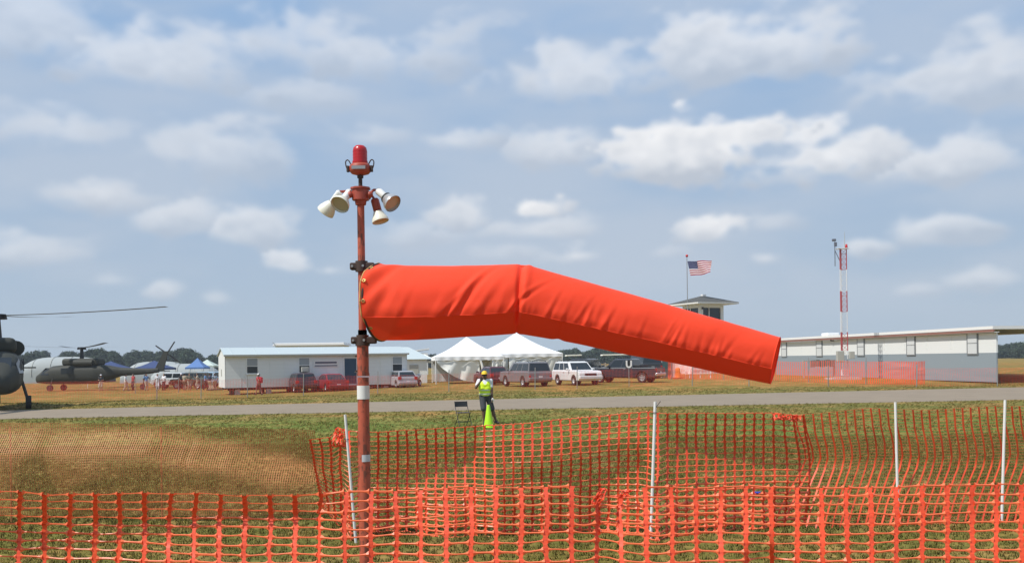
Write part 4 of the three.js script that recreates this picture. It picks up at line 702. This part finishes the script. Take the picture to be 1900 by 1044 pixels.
{ // middle net, coarse, hung on two white rods
  const d = DM, x0 = 576, x1 = 1482, pitch = 17.9, nx = Math.round((x1 - x0) / pitch), ny = 21;
  const topY = [[560, 818], [585, 817], [612, 812], [628, 800], [642, 800], [670, 803], [760, 800], [860, 794], [1000, 784], [1100, 774], [1205, 765], [1225, 768], [1330, 768], [1440, 767], [1482, 772]];
  const botY = [[576, 960], [620, 998], [1210, 1004], [1482, 1000]];
  const slope = (i, j) => {
    const px = x0 + i * pitch, v = j / ny; let s = .36 + 1.0 * wob(i * .16, j * .2, 21);
    s -= 1.2 * sstep(.34, .22, v + (px - 860) / 900) * sstep(640, 690, px) * sstep(930, 840, px);       // dark fold, upper left
    s -= 1.0 * Math.exp(-(((v - .36 - (1130 - px) / 2600) / .12) ** 2)) * sstep(900, 980, px) * sstep(1215, 1190, px);
    s -= 1.1 * sstep(.30, .12, v - (px - 1225) / 1100) * sstep(1222, 1240, px);
    s -= .9 * sstep(.52, .60, v) * sstep(.95, .8, v) * (.5 + wob(i * .2, 1, 3) * 2);
    s -= 1.1 * sstep(650, 630, px);
    return clamp(s, -.65, .75);
  };
  const row = .068, lean = leaner(slope, row, ny);
  const pos = (i, j) => { const px = x0 + i * pitch, a = at(px, lerpTable(topY, px), d), b = at(px, lerpTable(botY, px), d), p = a.lerp(b, j / ny); const dz = lean(i, j) * .8 - .12; p.z += dz; p.x *= (d - dz) / d; p.x += .03 * wob(i * .35, j * .25, 31) + .05 * (j / ny) * wob(i * .1, 2, 7) + (px < 640 ? (j / ny) * .13 * (640 - px) / 64 : 0) + .10 * sstep(1420, 1482, px) * Math.sin(j / ny * 3); p.y += .016 * wob(i * .4, j * .4, 13); return p; };
  const o = thing('orange_fence', 'coarse orange mesh fence hung between two white rods beyond the windsock pole', 'fence');
  netting(o, nx, ny, pos, .0150, .0056, { sh: 5, sv: 6, flare: .55, hf: 1.4, th: .002, wvAt: (i, j) => .0135 + .006 * sstep(11, 17, j), whAt: (i, j) => .0052 + (.0048 + .003 * sstep(34, 37, i)) * sstep(9, 15, j) });
  post(o, at(660, 990, d - .16).setY(-.02), at(640, 769, d - .16), .0165); post(o, at(1208, 1014, d - .16).setY(-.02), at(1216, 745, d - .16), .019);
  part('wire_tie', [tube([at(1214, 760, d - .17), at(1220, 752, d - .17), at(1226, 744, d - .17)], .004, 8, 5), new THREE.TorusGeometry(.025, .004, 6, 14).rotateX(1.57).translate(...at(1215, 765, d - .16).toArray()), new THREE.TorusGeometry(.025, .004, 6, 14).rotateX(1.57).translate(...at(643, 815, d - .16).toArray())], M.black, o);
  // crumpled gathers where it is tied at the left rod and at its right end
  const wad = (px, py, w, h, nx, ny, sd) => part('gathered_end', netGeo(nx, ny, (i, j) => { const q = at(px + (i / nx - .5) * w, py + (j / ny - .5) * h, d - .12); q.z += .16 * wob(i * .9 + sd, j * .9, sd); q.x += .05 * wob(i * .8, j * .8 + sd, 3); q.y += .05 * wob(i * .9 + 7, j * .9 + sd, 5); return q; }, .012, .006, { sh: 2, sv: 2, flare: .5, th: .002 }), M.net, o);
  wad(630, 812, 22, 34, 4, 4, 1); wad(1462, 775, 46, 9, 9, 2, 4); 
  const rb = thing('blue_ribbon', 'small blue ribbon tied on the coarse orange fence near its right end', 'ribbon'), c = at(1406, 914, d - .3);
  part('knot', new THREE.IcosahedronGeometry(.016, 1).scale(1.2, 1, .8).translate(c.x, c.y, c.z), std([.03, .06, .55], .5), rb); for (const s of [-1, 1]) part('tail', hull([[c.x, c.y, c.z], [c.x + s * .03, c.y + .022, c.z + .01], [c.x + s * .035, c.y - .004, c.z + .01], [c.x + s * .02, c.y + .01, c.z + .02]]), std([.03, .06, .55], .5), rb);
}
{ // net at the right whose uprights hang in waves
  const d = 11.4, x0 = 1480, pitch = 15.4, nx = 36, ny = 40;
  const topY = [[1480, 770], [1520, 768], [1616, 758], [1720, 762], [1850, 754], [2050, 756]];
  const sway = (v) => lerpTable([[0, -2], [.15, 1], [.3, 8], [.4, 10], [.5, 5], [.65, -8], [.8, -20], [1, -32]], v), lean = leaner((i, j) => mix(-.32, .6, sstep(.40, .52, j / ny)) + .5 * wob(i * .2, j * .1, 6), .034, ny);
  const pos = (i, j) => { const px = x0 + i * pitch, v = j / ny, p = at(px + sway(v) * (1 + .5 * sstep(4, 0, i)) + 4 * wob(i * .4, j * .1, 3), mix(lerpTable(topY, px), 985, v), d); const dz = lean(i, j) - .1; p.z += dz; p.x *= (d - dz) / d; return p; };
  const o = thing('orange_fence', 'orange fence at the right whose uprights hang in waves with hair-thin cross threads', 'fence');
  netting(o, nx, ny, pos, .0095, .0015, { sh: 2, sv: 1, flare: .1, hf: .2 });
  post(o, at(1668, 990, d).setY(0), at(1662, 746, d), .018); post(o, at(1860, 990, d).setY(0), at(1866, 742, d), .018);
}
{ // fine brownish net at the left
  const d = 12.2, x0 = -120, x1 = 592, pitch = 4.1, nx = Math.round((x1 - x0) / pitch), ny = 58;
  const topY = [[-120, 784], [281, 788], [340, 788], [350, 794], [430, 794], [592, 800]];
  const slope = (i, j) => { const px = x0 + i * pitch, v = j / ny, band = Math.exp(-(((v - .20 - .38 * sstep(250, 640, px) + .10 * wob(px * .012, 0, 4)) / .13) ** 2)); return clamp(-.30 + 1.4 * band + .6 * wob(px * .01, v * 4, 8), -.45, .8); };
  const row = .0245, lean = leaner(slope, row, ny);
  const pos = (i, j) => { const px = x0 + i * pitch, v = j / ny, p = at(px, mix(lerpTable(topY, px), 958, v), d); p.z += lean(i, j) - .1; p.x += .02 * wob(px * .02, j * .1, 2) + (px > 560 ? .03 * wob(j * .3, 5, 3) : 0); p.y += .012 * wob(px * .03, j * .2, 4); return p; };
  const o = thing('mesh_fence', 'fine brownish orange mesh fence on the grass at the left', 'fence');
  part('netting', netGeo(nx, ny, pos, .0030, .0030, { sh: 1, sv: 1, flare: 0, hf: 0, th: .001, lean: true, keep: (i, j) => i < nx - 1 - 4 * vnoise(j * .3, 3) }), M.netFine, o);
  for (const px of [20, 300]) post(o, at(px, 960, d + .2).setY(0), at(px - 2, 792, d + .2), .012, M.netFine);
}
function farNet(label, x0, x1, df, h, pitch, rows, posts, cov = .034) { // from x0 to x1 metres along the far verge
  const nx = Math.round((x1 - x0) / pitch), pos = (i, j) => { const x = x0 + i * pitch, d = df(x), y = gy(x, d); return V(x, y + .04 + (h * (1 + .14 * wob(x * .5, 1, 3))) * (1 - j / rows), -d + .16 * wob(x * .7, j * .3, 8)); };
  const o = thing('orange_fence', label, 'fence');
  part('netting', netGeo(nx, rows, pos, pitch * cov, h / rows * .024, { sh: 1, sv: 1, flare: .2, hf: 0, lean: true, th: .002 }), M.netFar, o);
  for (const px of posts) { let x = (px - CX) / F * 66; for (let k = 0; k < 4; k++) x = (px - CX) / F * df(x); const d = df(x) - .06; post(o, V(x, gy(x, d), -d), V(x + .03, gy(x, d) + h + .3, -d), .032, M.steel); }
}
const verge = (x) => 64 + .12 * x;
farNet('long orange mesh fence beyond the taxiway in front of trailer and cars', -45, 8.5, verge, 1.25, .1, 12, [290, 372, 458, 562, 700, 832, 992, 1070]);
farNet('orange mesh fence beyond the taxiway between the letter sign and long building', 8.7, 48, (x) => mix(66.9, 58.5, sstep(9, 31, x)) + Math.max(0, x - 31) * .2, 1.15, .1, 12, [1284, 1389, 1536, 1700, 1850]);
farNet('orange mesh fence farther back running behind the crowd side', -52, -24, (x) => 90 + .1 * x, 1.2, .11, 11, [250, 330]);
farNet('farthest orange mesh fence in front of the lattice mast and long building', 14, 28.6, (x) => mix(82, 63.5, sstep(14, 28.5, x)), 1.6, .1, 13, [1245, 1343, 1506, 1606], .20);

// ---------- windsock mast ----------
const DP = 7.4, PX = F / DP, mx = at(673, 668, DP).x, yM = (py) => at(675, py, DP).y;
{
  const o = thing('windsock_mast', 'weathered orange-red pole carrying the windsock, floodlights and a red beacon', 'mast', [mx, 0, -DP]);
  const L = (px, py, dz = 0) => { const p = at(px, py, DP - dz); return V(p.x - mx, p.y, p.z + DP); };
  const cyl = (y0, y1, r0, r1 = r0) => { const g = new THREE.CylinderGeometry(r1, r0, y1 - y0, 28); const uv = g.attributes.uv; for (let i = 0; i < uv.count; i++) uv.setXY(i, uv.getX(i) * .6, uv.getY(i) * (y1 - y0) * .5 + y0 * .3); return g.translate(0, (y0 + y1) / 2, 0); };
  part('pole', cyl(0, yM(700), .051, .046), M.pole, o, 'thicker lower length of the pole'); part('sleeve', [cyl(yM(694), yM(640), .0475), cyl(yM(697), yM(692), .051), cyl(yM(643), yM(638), .050)], M.pole, o);
  part('pole', cyl(yM(640), yM(372), .0305, .029), M.pole, o, 'thinner upper length of the pole');
  part('white_band', cyl(yM(740), yM(715), .0505), M.whiteMatt, o); part('tape_patch', new THREE.CylinderGeometry(.0535, .0535, .056, 12, 1, true, -.2, 1.5).translate(0, yM(849), 0), std([.55, .58, .62], .4), o);
  for (const py of [660, 688]) part('set_screw', rod(V(-.06, yM(py), .01), V(-.045, yM(py), .01), .008), M.rust, o);
  part('base_plate', boxg(.32, .03, .32, 0, .015, 0), M.rust, o);
  // brackets that carry the hoop
  for (const [py, x1, name] of [[494, 698, 'upper'], [631, 700, 'lower']]) { const y = yM(py), b = part('bracket_arm', [boxg((x1 - 653) / PX, .058, .07, ((x1 + 653) / 2 - 674) / PX, y, 0, .012), new THREE.CylinderGeometry(.05, .05, .085, 20).translate(0, y, 0)], M.rust, o); part('bolt', [rod(V(-.07, y, .03), V(-.07, y, .045), .01), rod(V(.02, y, .05), V(.02, y, .065), .01)], M.steel, b); }
  part('collar', [cyl(yM(641), yM(636), .058), cyl(yM(612), yM(624), .036)], M.rust, o);
  const hc = L(706, 561), hr = 70 / PX, tl = .34; // hoop of the throat
  part('hoop', new THREE.TorusGeometry(hr + .004, .009, 8, 56).rotateY(Math.PI / 2).rotateY(-tl).translate(hc.x, hc.y, hc.z), M.rust, o);
  // junction box, stem, beacon
  const yb = yM(361), box = part('junction_box', [new THREE.CylinderGeometry(.070, .070, .09, 8).rotateY(.39).translate(0, yb, 0), new THREE.CylinderGeometry(.082, .082, .014, 8).rotateY(.39).translate(0, yb + .05, 0), cyl(yM(380), yM(370), .042, .05)], M.redbox, o);
  for (const [x, z] of [[-.08, .03], [.08, .03], [.05, -.07], [-.05, -.07]]) part('lamp_knuckle', [new THREE.SphereGeometry(.026, 12, 10).translate(x, yb - .005, z), rod(V(0, yb, 0), V(x, yb - .005, z), .02)], M.redbox, box);
  part('stem', [cyl(yM(350), yM(330), .016), cyl(yM(330), yM(322), .025)], M.rust, o);
  const bc = new THREE.Group(); bc.name = 'beacon'; o.add(bc); const y0 = yM(322), y1 = yM(304);
  part('housing', lathe([[0, y0 - .012], [.03, y0 - .012], [.07, y0], [.088, y0 + .02], [.088, y1 - .02], [.07, y1], [0, y1]], 28), M.redbox, bc);
  part('name_plate', boxg(.11, .026, .006, 0, (y0 + y1) / 2 - .005, .088), M.steel, bc);
  part('dome_lens', lathe([[.060, y1], [.064, y1 + .012], [.058, y1 + .03], [.058, y1 + .105], [.052, y1 + .13], [.036, y1 + .146], [.012, y1 + .152], [0, y1 + .153]], 32), new THREE.MeshPhysicalMaterial({ color: lin(.44, .004, .007), roughness: .35, clearcoat: .12, clearcoatRoughness: .06, side: THREE.DoubleSide }), bc);
  part('lens_ridge', [.045, .07, .095].map((h) => new THREE.TorusGeometry(.0582, .0011, 6, 32).rotateX(Math.PI / 2).translate(0, y1 + h, 0)), M.tail, bc);
  for (const s of [-1, 1]) part('clip', [tube([V(s * .086, y0 + .01, .02), V(s * .108, y0 + .05, .02), V(s * .112, y1 + .02, .02), V(s * .095, y1 + .03, .02), V(s * .072, y1 - .005, .02)], .005, 14, 6), boxg(.02, .05, .03, s * .096, y0 + .035, .02, .004)], M.rust, bc);
  // four floodlights
  const flood = (face, dir, hold, shell, r, len, hr2 = .027, ring, knuckle, lab) => {
    const g = new THREE.Group(); g.name = 'floodlight'; o.add(g); g.userData.label = lab; const back = dir.clone().multiplyScalar(-1), neck = face.clone().addScaledVector(back, len), end = neck.clone().addScaledVector(back, .11);
    const sh = lathe([[r, 0], [r * 1.02, .004], [r * .96, len * .3], [r * .72, len * .68], [hr2 * 1.15, len], [hr2 * 1.1, len], [r * .70, len * .66], [r * .93, len * .28], [r * .97, .004]], 32);
    part('shade', aim(sh, back, face), shell, g); part('lens', aim(lathe([[0, len * .18], [r * .5, len * .16], [r * .94, len * .22]], 28), back, face), std([.46, .42, .34], .25), g);
    part('lamp_holder', aim(lathe([[0, 0], [hr2, 0], [hr2, .10], [hr2 * .8, .112], [0, .114]], 20), back, neck), hold, g);
    if (ring) part('ring', aim(new THREE.TorusGeometry(hr2 * 1.28, .009, 8, 28).rotateX(Math.PI / 2), back, face.clone().addScaledVector(back, len * .93)), M.black, g);
    part('lamp_arm', tube([end, end.clone().lerp(knuckle, .5).add(V(0, .02, 0)), knuckle], .011, 10, 6), M.redbox, g);
  };
  const K = (x, z) => V(x, yb - .005, z);
  flood(L(630, 380, .12), V(-.30, -.66, .68), M.white, M.cream, .076, .085, .030, false, K(-.08, .03), 'cream floodlight facing the camera on the left');
  flood(L(603, 394, -.06), V(-.62, -.72, -.30), M.white, M.cream, .072, .105, .027, false, K(-.05, -.07), 'cream floodlight turned away at the far left');
  flood(L(706, 411, -.02), V(.26, -.95, .14), M.redbox, M.cream, .068, .085, .034, false, K(.05, -.07), 'cream floodlight on a red holder pointing down');
  flood(L(729, 378, .10), V(.64, -.60, .47), M.white, M.rim, .074, .10, .030, true, K(.08, .03), 'silver floodlight with black ring on the right');
}

// ---------- windsock ----------
{
  const o = thing('windsock', 'bright orange-red windsock bent in the middle and drooping to the right', 'windsock');
  const A = [706, 561], Bc = [964, 554.5], E = [1432, 669], r0 = 70.5, rb = 63.5, r1 = 43.5, ts = .355; // ts: share of the length up to the bend
  const ax1 = Math.atan2(Bc[1] - A[1], Bc[0] - A[0]), ax2 = Math.atan2(E[1] - Bc[1], E[0] - Bc[0]);
  seed = 4242; const folds = [];
  for (let k = 0; k < 11; k++) folds.push({ s: rr(.03, .34), l: rr(.5, 1.1), k: rr(.03, .06), w: rr(.06, .11), a: rr(.006, .014), up: 1 });
  for (let k = 0; k < 30; k++) folds.push({ s: rr(.37, .99), l: rr(.25, .75), k: rr(.004, .03), w: rr(.035, .07), a: rr(.003, .008), up: 1 });
  for (let k = 0; k < 6; k++) folds.push({ s: rr(.0, .03), l: rr(.4, .8), k: rr(.03, .05), w: .12, a: rr(.006, .012), t: rr(.9, 1.9), up: 1 });
  const TH = 115 * Math.PI / 180;
  const profile = (th) => { // th 0 = top, towards the viewer positive; lower panel is the flat part beyond +-TH
    const t = ((th + Math.PI * 3) % (Math.PI * 2)) - Math.PI; const at_ = Math.abs(t); if (at_ <= TH) return [at_ < Math.PI / 2 ? Math.sin(t) : Math.sign(t) * (1 - .035 * ((at_ - Math.PI / 2) / .436) ** 2), Math.cos(t)];
    const q = t > 0 ? (t - TH) / (2 * Math.PI - 2 * TH) : 1 + (t + TH) / (2 * Math.PI - 2 * TH), a = .965, y = -.4226; return [mix(a, -a, q), (1 - q) * (1 - q) * y + 2 * q * (1 - q) * -1.57 + q * q * y];
  };
  const ring = (s, th, low) => {
    const first = s < ts, u = first ? s / ts : (s - ts) / (1 - ts);
    const cx = first ? mix(A[0], Bc[0], u) : mix(Bc[0], E[0], u), cy = (first ? mix(A[1], Bc[1], u) + 3 * Math.sin(u * 3.14) : mix(Bc[1], E[1], u) - 1.5 * Math.sin(u * 3.14));
    const R0 = first ? mix(r0, rb, u) : mix(rb, r1, Math.pow(u, .92)); let tilt = first ? ax1 : ax2; const mid = (ax1 + ax2) / 2;
    tilt = mix(tilt, mid, Math.exp(-Math.abs(s - ts) / .022)); const yaw = .34 * Math.exp(-s / .07) + .04 + .31 * sstep(.55, 1, s);
    const seam = 1 - (.10 * Math.exp(-(((s - ts) / .0055) ** 2)) - .03 * Math.exp(-(((s - ts - .014) / .008) ** 2))) * (th < 2.4 && th > .2 ? 1 : .3);
    let [pz, py] = profile(th), bump = 0, inw = 0;
    if (!low) {
      const tt = Math.abs(th), edge = TH - tt; // folds rise from the seam and slant up-wind
      for (const f of folds) { const c = f.t ? f.s + (f.t - tt) * f.k : f.s + edge * f.k * f.l * 1.6, x = (s - c) / (f.w * .11); if (Math.abs(x) > 3) continue; const fade = f.t ? Math.exp(-(((tt - f.t) / .5) ** 2)) : Math.exp(-Math.pow(edge / f.l, 2)) * (1 - .5 * Math.exp(-edge * 9)); bump += f.a * fade * (Math.exp(-x * x) - .8 * Math.exp(-((x - 1.5) ** 2))); }
      bump += .007 * Math.exp(-(((edge - .2) / .2) ** 2)) * (.6 + .8 * Math.sin(s * 31) ** 2); // slack belly above the seam
      bump += .003 * Math.sin(s * 38 + tt * 2) * sstep(0, .8, tt) + .004 * (fbm(s * 26, th * 2, 3, 3) - .5);
      if (s < .02) bump += -.012 * (1 - s / .02) * Math.pow(Math.abs(Math.cos(th * 4)), 6) * -1;
    } else bump += .006 * (fbm(s * 14, th * 2, 5, 3) - .5) + .004 * Math.sin(s * 22) - .012 * Math.exp(-(((s - .47) / .01) ** 2)) * Math.cos((th - Math.PI) * .7);
    const Rm = (R0 * seam) / PX + bump, y = py * Rm, z = pz * Rm;
    const c = at(cx, cy, DP), up = V(Math.sin(tilt), Math.cos(tilt), 0), axis = V(Math.cos(tilt), -Math.sin(tilt), 0), out = V(0, 0, 1).multiplyScalar(Math.cos(yaw)).addScaledVector(axis, -Math.sin(yaw));
    up.applyAxisAngle(V(0, 0, 1), ROLL * .5);
    return c.addScaledVector(up, y).addScaledVector(out, z).add(V(0, 0, s * .12));
  };
  const uv = (u, v, q) => [q.x / .25, (q.y + q.z) / .25];
  const upper = (s0, s1, n) => gridGeo(n, 150, (u, v) => ring(mix(s0, s1, u), mix(-TH, TH, v)), uv), lower = (s0, s1, n) => gridGeo(n, 40, (u, v) => ring(mix(s0, s1, u), mix(TH, 2 * Math.PI - TH, v), true), uv);
  part('upper_panel', upper(0, ts, 150), M.sock, o, 'front length of the windsock above the seam'); part('upper_panel', upper(ts, 1, 240), M.sock, o, 'rear length of the windsock above the seam');
  part('lower_panel', lower(0, ts, 90), M.sock, o, 'shaded underside of the front length'); part('lower_panel', lower(ts, 1, 150), M.sock, o, 'shaded underside of the rear length');
  const line = (s0, s1, th, r, n) => tube(Array.from({ length: n }, (_, i) => ring(mix(s0, s1, i / (n - 1)), th)), r, n * 3, 5);
  part('seam', line(.005, .998, TH, .0028, 120), M.sock, o);
  part('bend_seam', tube(Array.from({ length: 40 }, (_, i) => ring(ts + .001, mix(-TH, TH, i / 39))), .0035, 90, 5), M.sock, o);
  part('hem', tube(Array.from({ length: 60 }, (_, i) => { const th = mix(-TH, 2 * Math.PI - TH, (i + .5) / 60); return ring(.9985, th, th > TH); }), .004, 180, 5, true), M.sock, o);
  part('mouth_binding', tube(Array.from({ length: 60 }, (_, i) => { const th = mix(-TH, 2 * Math.PI - TH, (i + .5) / 60); return ring(0, th, th > TH); }), .0055, 180, 6, true), std([.62, .34, .12], .7), o);
  for (const th of [.55, 1.08, 1.58, 2.3]) { const q = ring(.006, th, th > TH), n = q.clone().sub(at(A[0] + 2, A[1], DP)).normalize(); part('grommet', new THREE.TorusGeometry(.011, .0042, 8, 18).applyQuaternion(new THREE.Quaternion().setFromUnitVectors(V(0, 0, 1), n)).translate(q.x + n.x * .003, q.y + n.y * .003, q.z + n.z * .003), std([.62, .46, .16], .35, { metalness: .6 }), o); part('lace', tube([q.clone().addScaledVector(n, .006), q.clone().add(V(-.014, .004, .012)), ring(0, th + .03, th > TH).add(V(-.006, 0, 0))], .0028, 10, 5), std([.30, .26, .12], .8), o); }
}
renderer.render(scene, camera);
